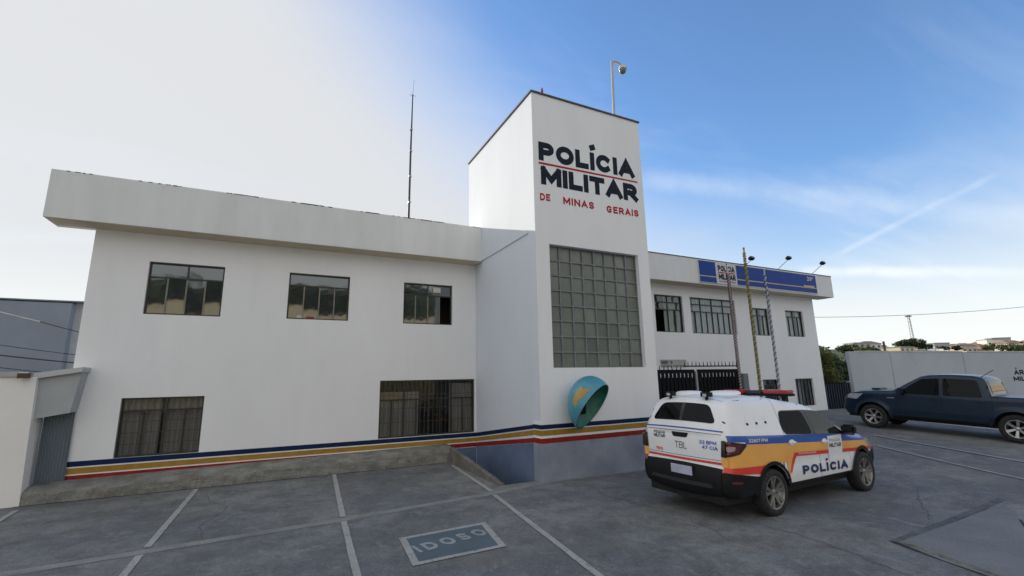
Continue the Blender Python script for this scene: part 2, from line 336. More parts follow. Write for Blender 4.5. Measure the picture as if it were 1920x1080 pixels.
# ------------------------------------------------------------------ ground
def sst(t): t = max(0, min(1, t)); return t*t*(3-2*t)
def gz(x, y):
    return max(0., min(.5, .22+.047*(y-5.25))) * sst((x-9.6)/6.2)
def ground_material():
    mt = bpy.data.materials.new('worn concrete paving'); mt.use_nodes = True; t = mt.node_tree; L = t.links; b = t.nodes['Principled BSDF']
    b.inputs['Roughness'].default_value = .85; b.inputs['Specular IOR Level'].default_value = .35
    g = t.nodes.new('ShaderNodeNewGeometry').outputs['Position']
    def nz(scale, detail=6, rough=.6, st=(1, 1, 1), dist=0, rot=0):
        mp = t.nodes.new('ShaderNodeMapping'); mp.inputs['Scale'].default_value = st; mp.inputs['Rotation'].default_value = (0, 0, rot); L.new(g, mp.inputs[0])
        n = t.nodes.new('ShaderNodeTexNoise'); n.inputs['Scale'].default_value = scale; n.inputs['Detail'].default_value = detail; n.inputs['Roughness'].default_value = rough; n.inputs['Distortion'].default_value = dist; L.new(mp.outputs[0], n.inputs[0]); return n.outputs[0]
    def rg(v, a, b_, c, d):
        r = t.nodes.new('ShaderNodeMapRange'); L.new(v, r.inputs[0])
        for i, x in enumerate((a, b_, c, d)): r.inputs[i+1].default_value = x
        return r.outputs[0]
    def mx(f, a, b_, mode='MIX'):
        q = t.nodes.new('ShaderNodeMix'); q.data_type = 'RGBA'; q.blend_type = mode
        for k, x in ((0, f), (6, a), (7, b_)):
            if isinstance(x, (int, float)): q.inputs[k].default_value = x
            elif isinstance(x, tuple): q.inputs[k].default_value = (*x, 1)
            else: L.new(x, q.inputs[k])
        return q.outputs[2]
    c = mx(rg(nz(.35, 6), .42, .58, 0, 1), (.150, .162, .174), (.232, .238, .232))
    c = mx(rg(nz(1.7, 9, .8), .44, .60, 0, .8), c, (.112, .112, .115))
    c = mx(rg(nz(2.6, 7, .75, (1, .8, 1), .8, .5), .54, .66, 0, .65), c, (.265, .272, .275))
    c = mx(rg(nz(.9, 6, .7, (1, 1, 1), 1.2), .60, .74, 0, .6), c, (.105, .088, .068))
    fine = rg(nz(34, 6, .85), .32, .68, .60, 1.42)
    c = mx(1.0, c, fine, 'MULTIPLY')
    sc_ = rg(nz(11, 6, .75, (1, .7, 1), .3, .42), .30, .70, .84, 1.16)
    c = mx(1.0, c, sc_, 'MULTIPLY')
    pale = rg(nz(60, 3, .6), .64, .72, 0, .55); c = mx(pale, c, (.32, .32, .31))
    c = mx(rg(nz(5.5, 7, .8, dist=.6), .60, .70, 0, .5), c, (.085, .088, .088))
    c = mx(rg(nz(.55, 6, .7, dist=.8), .52, .66, 0, .45), c, (.185, .175, .150))
    # hairline cracks
    vo = t.nodes.new('ShaderNodeTexVoronoi'); vo.feature = 'DISTANCE_TO_EDGE'; vo.inputs['Scale'].default_value = .22
    dv = t.nodes.new('ShaderNodeVectorMath'); dv.operation = 'ADD'; nn = t.nodes.new('ShaderNodeTexNoise'); nn.inputs['Scale'].default_value = 1.1; nn.inputs['Detail'].default_value = 6; L.new(g, nn.inputs[0])
    sc2 = t.nodes.new('ShaderNodeVectorMath'); sc2.operation = 'SCALE'; sc2.inputs[3].default_value = 1.4; L.new(nn.outputs[1], sc2.inputs[0]); L.new(g, dv.inputs[0]); L.new(sc2.outputs[0], dv.inputs[1]); L.new(dv.outputs[0], vo.inputs[0])
    cr = rg(vo.outputs[0], .0, .002, .5, 0); br = rg(nz(.6, 3), .5, .6, 0, 1)
    mm = t.nodes.new('ShaderNodeMath'); mm.operation = 'MULTIPLY'; L.new(cr, mm.inputs[0]); L.new(br, mm.inputs[1])
    c = mx(mm.outputs[0], c, (.03, .03, .03))
    L.new(c, b.inputs['Base Color'])
    bp = t.nodes.new('ShaderNodeBump'); bp.inputs['Strength'].default_value = .5; bp.inputs['Distance'].default_value = .012; L.new(nz(70, 5, .7), bp.inputs['Height']); L.new(bp.outputs[0], b.inputs['Normal'])
    return mt
M_GROUND = ground_material()
PIT = (4.06, 4.89, 8.72, 12.16)
def axis_vals(fine_a, fine_b, step, far):
    v = [fine_a+step*i for i in range(int((fine_b-fine_a)/step)+1)]
    d = step; x = v[-1]
    while x < far[1]: d *= 1.5; x += d; v.append(x)
    d = step; x = v[0]
    while x > far[0]: d *= 1.5; x -= d; v.insert(0, x)
    return v
xs = sorted(set(axis_vals(-6, 30, .6, (-700, 900))+[PIT[0], PIT[1]])); ys = sorted(set(axis_vals(-2, 20, .6, (-500, 900))+[PIT[2], PIT[3]]))
V = [(x, y, gz(x, y)) for y in ys for x in xs]; F = []
for j in range(len(ys)-1):
    for i in range(len(xs)-1):
        if PIT[0]-1e-6 <= xs[i] and xs[i+1] <= PIT[1]+1e-6 and PIT[2]-1e-6 <= ys[j] and ys[j+1] <= PIT[3]+1e-6: continue
        F.append((j*len(xs)+i, j*len(xs)+i+1, (j+1)*len(xs)+i+1, (j+1)*len(xs)+i))
ground = MB().add(V, F, True).build('ground', M_GROUND, None, kind='structure'); tag(ground, 'worn grey concrete paving of the police yard')
def paint_mat(name, col, wear=.52, under=(.15, .155, .16)):
    mt = mat(name, col, .7, var=.08, scale=3, spots=(under, wear, 16.), world=True, fine=.12, bump=.4, bscale=70); return mt
M_LINE = paint_mat('worn white road paint', (.40, .40, .38), .56)
M_LINE2 = paint_mat('very worn white paint', (.38, .39, .40), .56)
M_BOXB = paint_mat('worn blue road paint', (.095, .135, .165), .6, (.13, .14, .15))
M_BAND = mat('pale cement strip', (.255, .255, .245), .85, var=.15, scale=2.5, fine=.2, bump=.5, bscale=60, world=True)
def ribbon(pts, wd, z=.005, zf=gz):
    mb = MB(); n = len(pts)
    for k in range(n-1):
        a = Vector(pts[k]); b_ = Vector(pts[k+1]); L_ = (b_-a).length; t = (b_-a).normalized(); nn = Vector((-t.y, t.x))*wd/2; st = max(1, int(L_/.12)); row = []
        for i in range(st+1):
            q = a+(b_-a)*i/st; j1 = (noise.noise(Vector((q.x*7, q.y*7, 1)))*.10)*wd; j2 = (noise.noise(Vector((q.x*7, q.y*7, 5)))*.10)*wd
            p1 = q+nn+t.orthogonal()*j1; p2 = q-nn+t.orthogonal()*j2
            row += [(p1.x, p1.y, zf(p1.x, p1.y)+z), (p2.x, p2.y, zf(p2.x, p2.y)+z)]
        mb.add(row, [(2*i, 2*i+1, 2*i+3, 2*i+2) for i in range(st)])
    return mb
ribbon([(-4.9, 7.45), (-2.7, 7.68), (-1.42, 7.76), (.96, 7.92), (3.66, 8.24), (4.86, 8.50), (7.7, 8.47)], .19, .004).build('cement_strip', M_BAND, ground)
for a in ([(-3.82, 10.0), (-3.93, 11.33)], [(-3.7, 7.75), (-3.6, 5.5)], [(-1.385, 11.60), (-1.42, 7.93)], [(-1.43, 7.62), (-1.42, 4.6)], [(1.21, 11.66), (1.0, 8.06)], [(.985, 7.80), (.80, 4.0)], [(3.90, 11.3), (3.66, 8.36)], [(3.60, 8.10), (3.07, 3.6)]):
    ribbon(a, .085, .009).build('parking_line', M_LINE, ground)
for a, wd in (([(15.0, 7.5), (14.1, 4.35), (13.6, 2.4)], .07), ([(13.7, 6.9), (12.6, 4.36), (12.0, 2.9)], .05), ([(22.0, 6.2), (18.2, 3.1)], .06), ([(16.2, 10.6), (15.2, 8.0)], .06)):
    ribbon(a, wd, .022).build('parking_line', M_LINE2, ground)
q = [(1.55, 6.64), (2.83, 6.70), (2.68, 5.66), (1.48, 5.62)]; cx = sum(p[0] for p in q)/4; cy = sum(p[1] for p in q)/4
inn = [(cx+(p[0]-cx)*.86, cy+(p[1]-cy)*.84) for p in q]
for k in range(4):
    a, b_, c, d = q[k], q[(k+1) % 4], inn[(k+1) % 4], inn[k]
    MB().add([(*a, .009), (*b_, .009), (*c, .009), (*d, .009)], [(3, 2, 1, 0)]).build('box_border', M_LINE, ground)
MB().add([(*p, .009) for p in inn], [(3, 2, 1, 0)]).build('blue_box_panel', M_BOXB, ground)
def idmap(u, v):
    a = Vector((1.66, 5.97)); e = Vector((1.02, .22)); n_ = Vector((-.05, .27)); p = a+e*u+n_*v; return (p.x, p.y, .013)
text_obj('floor_lettering', 'IDOSO', idmap, paint_mat('worn pale letter paint', (.33, .35, .35), .58, (.12, .15, .17)), ground, .26, gap=.42)
# sunken slab edges in the right foreground
M_JOINT = mat('dark open joint', (.045, .045, .045), .95, var=.3, scale=8, bump=.6)
ribbon([(6.93, 3.46), (6.75, 2.9), (6.60, 2.40), (6.4, 1.8)], .055, .006).build('slab_joint', M_JOINT, ground)
M_SEAM = mat('dark damp seam', (.115, .125, .135), .9, var=.25, scale=5, fine=.2, world=True)
ribbon([(6.93, 3.44), (8.6, 3.50), (10.6, 3.60)], .10, .006).build('slab_joint', M_SEAM, ground)
MB().add([(6.96, 3.40, .0075), (6.72, 2.88, .0075), (6.60, 2.38, .0075), (6.42, 1.8, .0075), (8.2, 1.6, .0075), (8.3, 2.55, .0075), (9.4, 3.02, .0075), (10.3, 3.48, .0075), (8.6, 3.44, .0075)], [tuple(range(8, -1, -1))]).build('pale_slab', mat('paler slab concrete', (.215, .223, .225), .85, col2=(.16, .168, .175), scale=1.6, fine=.12, bump=.4, bscale=60, world=True), ground)
ribbon([(7.45, 2.40), (8.3, 2.58), (9.4, 3.05)], .03, .009).build('slab_joint', M_JOINT, ground)
ribbon([(7.01, 3.40), (6.83, 2.87), (6.69, 2.38), (6.5, 1.8)], .09, .008).build('slab_edge', mat('mossy cement edge', (.19, .19, .145), .9, var=.3, scale=9, fine=.3, world=True), ground)
# long cracks
M_CRACK = mat('faint crack', (.125, .13, .13), .95, var=.3, scale=8)
for pts in ([(8.0, 8.3), (7.2, 6.6), (6.1, 5.0), (6.2, 3.9), (5.9, 2.6)], [(5.6, 8.3), (5.3, 7.0), (5.6, 5.6), (5.2, 4.2)], [(-1.2, 11.0), (-.7, 9.6), (-.95, 8.6), (-.8, 7.9)], [(10.3, 4.6), (9.0, 4.0), (8.2, 3.55)]):
    fin = []
    for k in range(len(pts)-1):
        for i in range(8):
            t = i/8; x = pts[k][0]+(pts[k+1][0]-pts[k][0])*t; y = pts[k][1]+(pts[k+1][1]-pts[k][1])*t
            fin.append((x+noise.noise(Vector((x*3, y*3, 2)))*.12, y+noise.noise(Vector((x*3, y*3, 8)))*.12))
    ribbon(fin, .010, .0045).build('paving_crack', M_CRACK, ground)

# kerb plinth along the left wing
def rough_strip(x0, x1, prof_fn, n, name, amp, seed, parent=None, material=M_KERB):
    V = []; F = []; k = len(prof_fn(x0))
    for i in range(n+1):
        x = x0+(x1-x0)*i/n
        for j, (y, z) in enumerate(prof_fn(x)):
            d = noise.noise(Vector((x*4, j*3.1, seed)))*amp + noise.noise(Vector((x*15, j*2.1, seed+3)))*amp*.5
            e = 0 if j in (0, k-1) else 1
            V.append((x, y+d*e, z+d*e*.8))
    for i in range(n):
        for j in range(k-1): F.append((i*k+j, (i+1)*k+j, (i+1)*k+j+1, i*k+j+1))
    F.append(tuple(range(k))); F.append(tuple(n*k+j for j in range(k-1, -1, -1)))
    mb = MB().add(V, F, False); return mb.build(name, material, parent)
kz = lambda x: .295+.012*(x+4)
PV = [(19.3, 3.0), (19.5, 9.4), (20.6, 10.9), (21.9, 11.2), (27.0, 8.85), (33.5, 5.7), (33.5, 3.0)]
_c = (24.5, 6.5); _V = [(*_c, gz(*_c)+.006)]; _F = []
for k in range(len(PV)):
    a_, b_ = PV[k], PV[(k+1) % len(PV)]
    for i in range(6): x, y = a_[0]+(b_[0]-a_[0])*i/6, a_[1]+(b_[1]-a_[1])*i/6; _V.append((x, y, gz(x, y)+.012))
_n = len(_V)-1; _F = [(0, 1+k, 1+(k+1) % _n) for k in range(_n)]
MB().add(_V, _F).build('pale_pavement', mat('pale pavement concrete', (.40, .40, .42), .85, var=.12, scale=1.5, fine=.15, world=True), ground)
ribbon([(-4.1+.33*k, 11.685+.012*math.sin(k*1.7)) for k in range(25)], .05, .0045).build('kerb_joint', M_JOINT, ground)
kerb = rough_strip(-4.14, 4.05, lambda x: [(11.70, -.05), (11.71, .08), (11.73, kz(x)*.62), (11.78, kz(x)-.06), (11.87, kz(x)-.02), (12.0, kz(x)), (12.155, kz(x)+.012)], 170, 'kerb', .035, 1)
tag(kerb, kind='structure')
# retaining wall and sunken pit between the yard and the tower
rw = MB(); n = 30
for i in range(n+1):
    y = 8.74+(11.74-8.74)*i/n; t = i/n; zt = .035+.33*t**.9 + noise.noise(Vector((y*5, 0, 4)))*.02
    rw.add([(3.975, y, -.05), (3.985, y, zt-.015), (4.02, y, zt+.01), (4.10, y, zt-.01), (4.135, y, zt-.06), (4.14, y, -.72)], [])
for i in range(n):
    for j in range(5): rw.f.append((i*6+j, (i+1)*6+j, (i+1)*6+j+1, i*6+j+1)); rw.smooth.append(False)
rw.f += [tuple(range(6)), tuple(n*6+j for j in range(5, -1, -1))]; rw.smooth += [False]*2
rwo = rw.build('retaining_wall', mat('brown stained concrete', (.23, .225, .20), .9, col2=(.12, .10, .08), scale=2.2, spots=((.20, .12, .06), .62, 3.), bump=.9, bscale=30, fine=.25, world=True), None)
tag(rwo, 'low sloping concrete side wall of the sunken pit beside the tower', 'wall')
pit = MB().box(4.14, 4.89, 8.72, 12.16, -.80, -.72).box(4.06, 4.89, 8.66, 8.72, -.75, -.004).build('pit_floor', M_KERB, None, kind='structure')

# ------------------------------------------------------------------ police station
ST = empty('police_station', (4.86, 8.52, 0), 'white two storey police station with tall lettered tower and blue gold red stripes', 'building')
YW, YF = 12.16, 11.64
# windows: (x0, x1, z0, z1)
W1, W2, W3 = (-2.77, -1.36, 3.57, 4.73), (-.01, 1.40, 3.58, 4.72), (2.79, 4.17, 3.565, 4.69)
W4, W5 = (-2.92, -1.49, .645, 1.82), (2.25, 4.83, .645, 2.075)
mb = MB(); wall_holes(mb, -3.75, 4.885, -.75, 6.0, YW, YW+.2, [W1, W2, W3, W4, W5])
mb.box(-3.75, -3.55, YW+.2, 20, 0, 6.0).build('wall', M_WALL, ST)
MB().box(-4.418, 4.858, YF, YW+.18, 5.352, 5.36+.99).build('parapet', M_FASC, ST)
B('soffit', M_SOFF, ST, -4.39, 4.857, YF+.03, YW-.002, 5.343, 5.3515)
B('roof', M_GREYM, ST, -3.75, 21.0, YW+.2, 20, 5.62, 5.74)
B('back_wall', M_WALL, ST, -3.55, 21.15, 19.8, 20, 0, 5.6)
# mould along the parapet's top edge
mb = MB()
for i in range(150):
    x = -4.2+9.0*random.random(); 
    if noise.noise(Vector((x*1.3, 3, 0))) < -.05 : continue
    l = random.uniform(.02, .10) if random.random() < .93 else .3; h = random.uniform(.003, .013)
    mb.box(x, min(4.85, x+l), YF-.004, YF+.05, 6.345-h, 6.352+random.uniform(0, .005))
mb.build('mould_edge', M_DIRT, ST, kind='stuff')
# tower
GB = (5.21, 7.80, 2.28, 5.05)
TX0, TX1, TY0, TY1 = 4.86, 8.14, 8.52, 12.65
mb = MB(); wall_holes(mb, TX0, TX1, -.75, 8.78, TY0, 8.85, [GB]); mb.build('tower_front_wall', M_WALL, ST)
B('side_shade_tint', M_SIDE, ST, TX0-.003, TX0-.0005, TY0+.003, 8.8515, 1.2, 8.778)  # thin sheet carrying the painted cool shade onto the column
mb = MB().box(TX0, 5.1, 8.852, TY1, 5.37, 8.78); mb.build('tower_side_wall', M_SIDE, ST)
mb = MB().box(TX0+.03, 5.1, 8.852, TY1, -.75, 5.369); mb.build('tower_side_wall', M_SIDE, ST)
MB().box(7.9, TX1, 8.852, TY1, -.75, 8.78).build('tower_side_wall', M_WALL, ST)
MB().box(5.101, 7.899, TY1-.2, TY1, 0, 8.78).build('tower_back_wall', M_WALL, ST)
MB().box(TX0-.035, TX1+.03, TY0-.03, TY1+.02, 8.782, 8.822).build('tower_coping', M_COPE, ST)
B('tower_floor', M_DARKIN, ST, 5.105, 7.895, 8.86, TY1-.21, 2.0, 2.1)
# glazed 8 x 8 panel
win = MB(); nx = nz_ = 8; yy = 8.66
dx = (GB[1]-GB[0])/nx; dz = (GB[3]-GB[2])/nz_
for i in range(nx+1):
    x = GB[0]+i*dx; a = max(GB[0], x-.019); b_ = min(GB[1], x+.019); win.box(a+.001, b_-.001, yy-.03, yy+.05, GB[2]+.001, GB[3]-.001)
for j in range(nz_+1):
    z = GB[2]+j*dz
    for i in range(nx): win.box(GB[0]+i*dx+.0195, GB[0]+(i+1)*dx-.0195, yy-.026, yy+.046, max(GB[2]+.002, z-.017), min(GB[3]-.002, z+.017))
gbo = win.build('stairwell_window', M_FRAMEG, ST)
pm = MB().box(-dx/2+.02, dx/2-.02, -.006, .006, -dz/2+.018, dz/2-.018)
pane0 = None
for i in range(nx):
    for j in range(nz_):
        c = Vector((GB[0]+(i+.5)*dx, yy+.012, GB[2]+(j+.5)*dz))-origin_of(ST)
        if pane0 is None: pane0 = pm.build('pane', M_BLOCK, gbo, local=True); o = pane0
        else: o = link('pane', pane0.data, None, gbo)
        o.location = c; o.rotation_euler = (random.gauss(0, .012), 0, random.gauss(0, .012))
# small broken pieces / dirt flecks left out; window sill
B('window_sill', M_KERB, ST, GB[0], GB[1], 8.60, 8.66-.032, 2.281, 2.292)

def window(name, box, y, rows, frame_m, glass_m, depth=.07, ft=.035, mull=None, parent=ST, glassfn=None, mat_mull=None):
    """rows: list of (fraction of height from the bottom, [column fractions])"""
    x0, x1, z0, z1 = box; fr = MB(); yf = y+depth
    e = .002
    fr.box(x0+e, x0+ft, yf, yf+.05, z0+e, z1-e); fr.box(x1-ft, x1-e, yf, yf+.05, z0+e, z1-e)
    fr.box(x0+ft, x1-ft, yf, yf+.05, z0+e, z0+ft); fr.box(x0+ft, x1-ft, yf, yf+.05, z1-ft, z1-e)
    H_ = z1-z0; Wd = x1-x0; zprev = z0+ft; cells = []; mm = MB(); nm = 0
    for k, (zt, cols) in enumerate(rows):
        ztop = z0+zt*H_ if zt < 1 else z1-ft
        if zt < 1: fr.box(x0+ft, x1-ft, yf+.002, yf+.048, ztop, ztop+.034)
        cs = [x0+ft]+[x0+c*Wd for c in cols]+[x1-ft]
        for i in range(len(cs)-1):
            a = cs[i]+(0 if i == 0 else .015); b_ = cs[i+1]-(0 if i == len(cs)-2 else .015)
            cells.append((a, b_, zprev, ztop, k, i))
            if i: (mm if (k == 0 and mat_mull) else fr).box(cs[i]-.015, cs[i]+.015, yf+.004, yf+.044, zprev, ztop); nm += 1
        zprev = ztop+.034
    wo = fr.build(name, frame_m, parent)
    if mm.v: mm.build('mullion', mat_mull, wo)
    for (a, b_, c, d, k, i) in cells:
        if glassfn and not glassfn(k, i): continue
        p = MB().box(-(b_-a)/2, (b_-a)/2, -.003, .003, -(d-c)/2, (d-c)/2).build('pane', glass_m, wo, local=True)
        p.location = Vector(((a+b_)/2, yf+.026, (c+d)/2))-origin_of(parent); p.rotation_euler = (random.gauss(0, .006), 0, random.gauss(0, .008))
    return wo
def curtain(wo, x0, x1, z0, z1, y, material, name='curtain', fold=.09, amp=.016):
    mb = MB(); n = max(4, int((x1-x0)/.015)); V = []; F = []
    for i in range(n+1):
        x = x0+(x1-x0)*i/n; d = math.sin(x/fold*2*math.pi+1.3*math.sin(x*5))*amp
        V += [(x, y+d, z0), (x, y+d*.7, z1)]
    F = [(2*i, 2*i+2, 2*i+3, 2*i+1) for i in range(n)]
    return mb.add(V, F, True).build(name, material, wo)
r_up = [(.70, [.25, .5, .75]), (1, [.5])]
w1 = window('window', W1, YW, r_up, M_FRAME, G_MIR, mat_mull=M_MULL)
w2 = window('window', W2, YW, [(.72, [.25, .5, .75]), (1, [])], M_FRAME, G_MIR, mat_mull=M_MULL)
w3 = window('window', W3, YW, [(.70, [.25, .5, .74]), (1, [.5])], M_FRAME, G_MIR, mat_mull=M_MULL, glassfn=lambda k, i: not (k == 0 and i == 3))
B('notice', M_PAPER, w3, 3.62, 3.84, YW+.065, YW+.069, 4.47, 4.62)
B('notice', M_PAPER, w2, .22, .33, YW+.085, YW+.089, 3.62, 3.68); B('notice', M_INKR, w2, .42, .60, YW+.085, YW+.089, 3.62, 3.66)
w4 = window('window', W4, YW, [(.76, [.27, .53, .77]), (1, [.53])], M_FRAME, G_CLR)
curtain(w4, W4[0], -2.25, W4[2], W4[3], YW+.16, M_CURT); curtain(w4, -2.2, W4[1], W4[2], W4[3], YW+.17, M_CURT)
w5 = window('window', W5, YW, [(.64, [.125, .25, .375, .5, .625, .75, .875]), (1, [.25, .5, .75])], M_FRAME, G_CLR)
curtain(w5, W5[0], 3.30, W5[2], W5[3]-.3, YW+.16, M_CURT); curtain(w5, 4.15, W5[1], W5[2], W5[3]-.1, YW+.165, M_CURT)
B('paper_blind', mat('tan paper blind', (.42, .33, .19), .8, var=.1), w5, W5[0]+.04, W5[0]+.62, YW+.125, YW+.13, 1.60, 1.78)
# security grilles
def grille(wo, box, y, nxb, nzb, r=.006):
    mb = MB(); x0, x1, z0, z1 = box
    for i in range(nxb+1): x = x0+.015+(x1-x0-.03)*i/nxb; mb.tube([(x, y, z0+.01), (x, y, z1-.01)], r, 5)
    for j in range(nzb+1): z = z0+.03+(z1-z0-.06)*j/nzb; mb.tube([(x0+.01, y+.008, z), (x1-.01, y+.008, z)], r, 5)
    return mb.build('grille', mat('rusty grille steel', (.09, .085, .07), .6, var=.3, scale=14), wo)
grille(w4, W4, YW+.02, 13, 5); grille(w5, W5, YW+.02, 22, 4)
# dark rooms behind
for (a, b_) in ((-3.5, 4.8),):
    B('interior_partition', M_DARKIN, ST, a, b_, YW+.9, YW+.95, .2, 5.3)
    B('interior_floor', M_DARKIN, ST, a, b_, YW+.21, YW+.89, 2.7, 2.9)
# stripes, left wing (sheets 4 mm proud) and tower
def strip_poly(name, m_, pts, plane, c, parent=ST):
    mb = MB()
    if plane == 'Y': mb.prism(pts, c, c+.006, 'Y')
    else: mb.prism(pts, c, c+.006, 'X')
    return mb.build(name, m_, parent)
wing = {'navy': (.548, .646, .532, .634), 'gold': (.412, .522, .405, .503), 'red': (.285, .386, .272, .375)}   # z at left (lo, hi), at right (lo, hi)
tow = {'navy': (1.028, 1.116), 'gold': (.898, 1.006), 'red': (.745, .846)}
mats_ = {'navy': M_NAVY, 'gold': M_GOLD, 'red': M_RED}
for k in ('navy', 'gold', 'red'):
    a, b_, c, d = wing[k]
    xr = 4.885
    strip_poly('stripe', mats_[k], [(-3.752, a), (xr, c), (xr, d), (-3.752, b_)], 'Y', YW-.005)
    lo, hi = tow[k]
    strip_poly('stripe', mats_[k], [(8.858, lo-.01), (12.15, c), (12.15, d), (8.858, hi-.015)], 'X', TX0+.03-.005)
    strip_poly('stripe', mats_[k], [(TY0-.004, lo), (8.852, lo-.004), (8.852, hi-.004), (TY0-.004, hi)], 'X', TX0-.005)
    strip_poly('stripe', mats_[k], [(TX0-.001, lo), (TX1, lo+.01), (TX1, hi+.01), (TX0-.001, hi)], 'Y', TY0-.005)
strip_poly('base_band', M_DADO2, [(8.858, -.74), (12.15, -.74), (12.15, .268), (8.858, .730)], 'X', TX0+.03-.004)
strip_poly('base_band', M_DADO, [(TY0-.003, -.04), (8.852, -.04), (8.852, .738), (TY0-.003, .743)], 'X', TX0-.004)
strip_poly('base_band', M_DADO, [(TX0-.001, -.04), (TX1, -.04), (TX1, .752), (TX0-.001, .743)], 'Y', TY0-.004)
strip_poly('base_band', M_DADO2, [(4.05, -.74), (4.88, -.74), (4.88, .256), (4.05, .262)], 'Y', YW-.004)
# tower lettering
def tl(x0, x1, z0a, z1a, z0b, z1b):
    return lambda u, v: (x0+(x1-x0)*u, TY0-.004, (z0a+(z0b-z0a)*u)*(1-v)+(z1a+(z1b-z1a)*u)*v)
text_obj('lettering', 'POLÍCIA', tl(5.005, 7.905, 7.058, 7.53, 7.13, 7.61), M_INK, ST, .31, gap=.11)
text_obj('lettering', 'MILITAR', tl(5.03, 7.965, 6.465, 6.925, 6.48, 6.95), M_INK, ST, .31, gap=.08)
MB().prism([(5.0, 6.965), (7.96, 7.02), (7.96, 7.055), (5.0, 7.012)], TY0-.008, TY0-.001).build('lettering_rule', M_INKR, ST)
text_obj('lettering', 'DE', tl(5.01, 5.28, 6.06, 6.24, 6.08, 6.25), M_INKR, ST, .25, gap=.22)
text_obj('lettering', 'MINAS', tl(5.63, 6.52, 6.07, 6.25, 6.07, 6.25), M_INKR, ST, .25, gap=.22)
text_obj('lettering', 'GERAIS', tl(6.90, 7.92, 6.05, 6.235, 6.08, 6.26), M_INKR, ST, .25, gap=.22)

# right wing
R1, R2, R3, R4 = (11.74, 13.12, 3.595, 4.95), (13.50, 15.96, 3.59, 4.95), (16.79, 17.99, 3.595, 4.72), (19.09, 20.30, 3.60, 4.72)
R5, R6 = (17.10, 18.06, .75, 1.84), (19.15, 20.36, .72, 1.84)
mb = MB(); wall_holes(mb, TX1+.001, 21.15, -.1, 6.0, YW, YW+.2, [R1, R2, R3, R4, R5, R6])
mb.box(20.95, 21.15, YW+.2, 19.8, -.1, 6.0).build('wall', M_WALL, ST)
MB().box(TX1+.001, 21.89, YF-.01, YW+.18, 5.36, 6.30).build('parapet', M_FASC, ST)
B('soffit', M_SOFF, ST, TX1+.03, 21.86, YF+.02, YW-.002, 5.351, 5.3595)
B('coping_line', M_COPE, ST, TX1+.002, 21.90, YF-.03, YF+.1, 6.302, 6.328)
B('interior_partition', M_DARKIN, ST, 8.3, 20.9, YW+1.2, YW+1.25, .2, 5.3)
B('interior_floor', M_DARKIN, ST, 8.3, 20.9, YW+.21, YW+1.19, 2.7, 2.9)
for cx_ in (13.3, 16.4, 18.5): B('interior_partition', M_DARKIN, ST, cx_, cx_+.06, YW+.21, YW+1.19, 2.91, 5.3)
r1 = window('window', R1, YW, [(.60, [.5, .75]), (.80, [.5]), (1, [.5])], M_FRAMED, G_CLR, glassfn=lambda k, i: not (k == 0 and i == 0))
B('interior_door', M_MAROON, r1, R1[0]+.04, R1[0]+.45, YW+.5, YW+.54, R1[2], R1[3]-.1)
B('interior_panel', M_CURTW, r1, R1[0]+.05, R1[0]+.15, YW+.46, YW+.49, R1[2]+.35, R1[2]+.6)
curtain(r1, 12.3, 13.1, R1[2], R1[3], YW+.15, mat('sage curtain cloth', (.33, .40, .33), .9, var=.15, stretch=(4, 4, .3)))
r2_ = window('window', R2, YW, [(.60, [.125, .25, .375, .5, .625, .75, .875]), (.80, [.25, .5, .75]), (1, [.25, .5, .75])], M_FRAMED, G_CLR)
curtain(r2_, R2[0], R2[1], R2[2], R2[3], YW+.15, M_CURTW, fold=.12)
r3_ = window('window', R3, YW, [(.72, [.27, .5, .75]), (1, [.5])], M_FRAMED, G_CLR)
curtain(r3_, R3[0], R3[0]+.62, R3[2], R3[3], YW+.15, M_CURTW); curtain(r3_, R3[0]+.85, R3[1], R3[2], R3[3], YW+.15, M_CURTW)
r4_ = window('window', R4, YW, [(.75, [.25, .5, .75]), (1, [.5])], M_FRAMED, G_CLR)
curtain(r4_, R4[0], R4[0]+.72, R4[2], R4[3], YW+.15, M_CURTW); curtain(r4_, R4[0]+.9, R4[1], R4[2], R4[3], YW+.15, M_CURTW)
r5_ = window('window', R5, YW, [(.78, [.3, .6]), (1, [.5])], M_FRAMED, G_CLR); curtain(r5_, R5[0], R5[0]+.4, R5[2], R5[3], YW+.16, M_CURTW)
r6_ = window('window', R6, YW, [(1, [.22, .42, .62, .82])], M_FRAMED, G_CLR); curtain(r6_, R6[0]+.1, R6[1]-.3, R6[2], R6[3], YW+.3, M_CURTW)

# ------------------------------------------------------------------ fascia sign
SG = empty('fascia_sign', (13.5, YF-.05, 5.44), 'long blue and white police sign on the right wing parapet', 'sign')
M_SBL = mat('sign blue', (.014, .06, .31), .5, spec=.2, var=.04); M_SWH = mat('sign white', (.62, .63, .66), .4, var=.03); M_SGO = mat('sign gold', (.55, .42, .25), .4)
ys0, ys1 = YF-.05, YF-.012
B('backing_panel', M_SWH, SG, 13.48, 20.66, ys0, ys1, 5.42, 6.26)
B('blue_panel', M_SBL, SG, 13.50, 14.37, ys0-.006, ys0-.001, 5.44, 6.24)
B('blue_panel', M_SBL, SG, 15.52, 20.62, ys0-.006, ys0-.001, 5.455, 6.225)
B('gold_line', M_SGO, SG, 13.50, 14.37, ys0-.010, ys0-.007, 5.645, 5.685); B('gold_line', M_SGO, SG, 15.52, 20.62, ys0-.010, ys0-.007, 5.645, 5.685)
T = lambda x0, x1, z0, z1: (lambda u, v: (x0+(x1-x0)*u, ys0-.012, z0+(z1-z0)*v))
text_obj('lettering', 'POLÍCIA', T(14.50, 15.42, 5.92, 6.14), M_INK, SG, .25); text_obj('lettering', 'MILITAR', T(14.50, 15.44, 5.60, 5.82), M_INK, SG, .25)
B('red_line', M_INKR, SG, 14.50, 15.42, ys0-.012, ys0-.008, 5.855, 5.885)
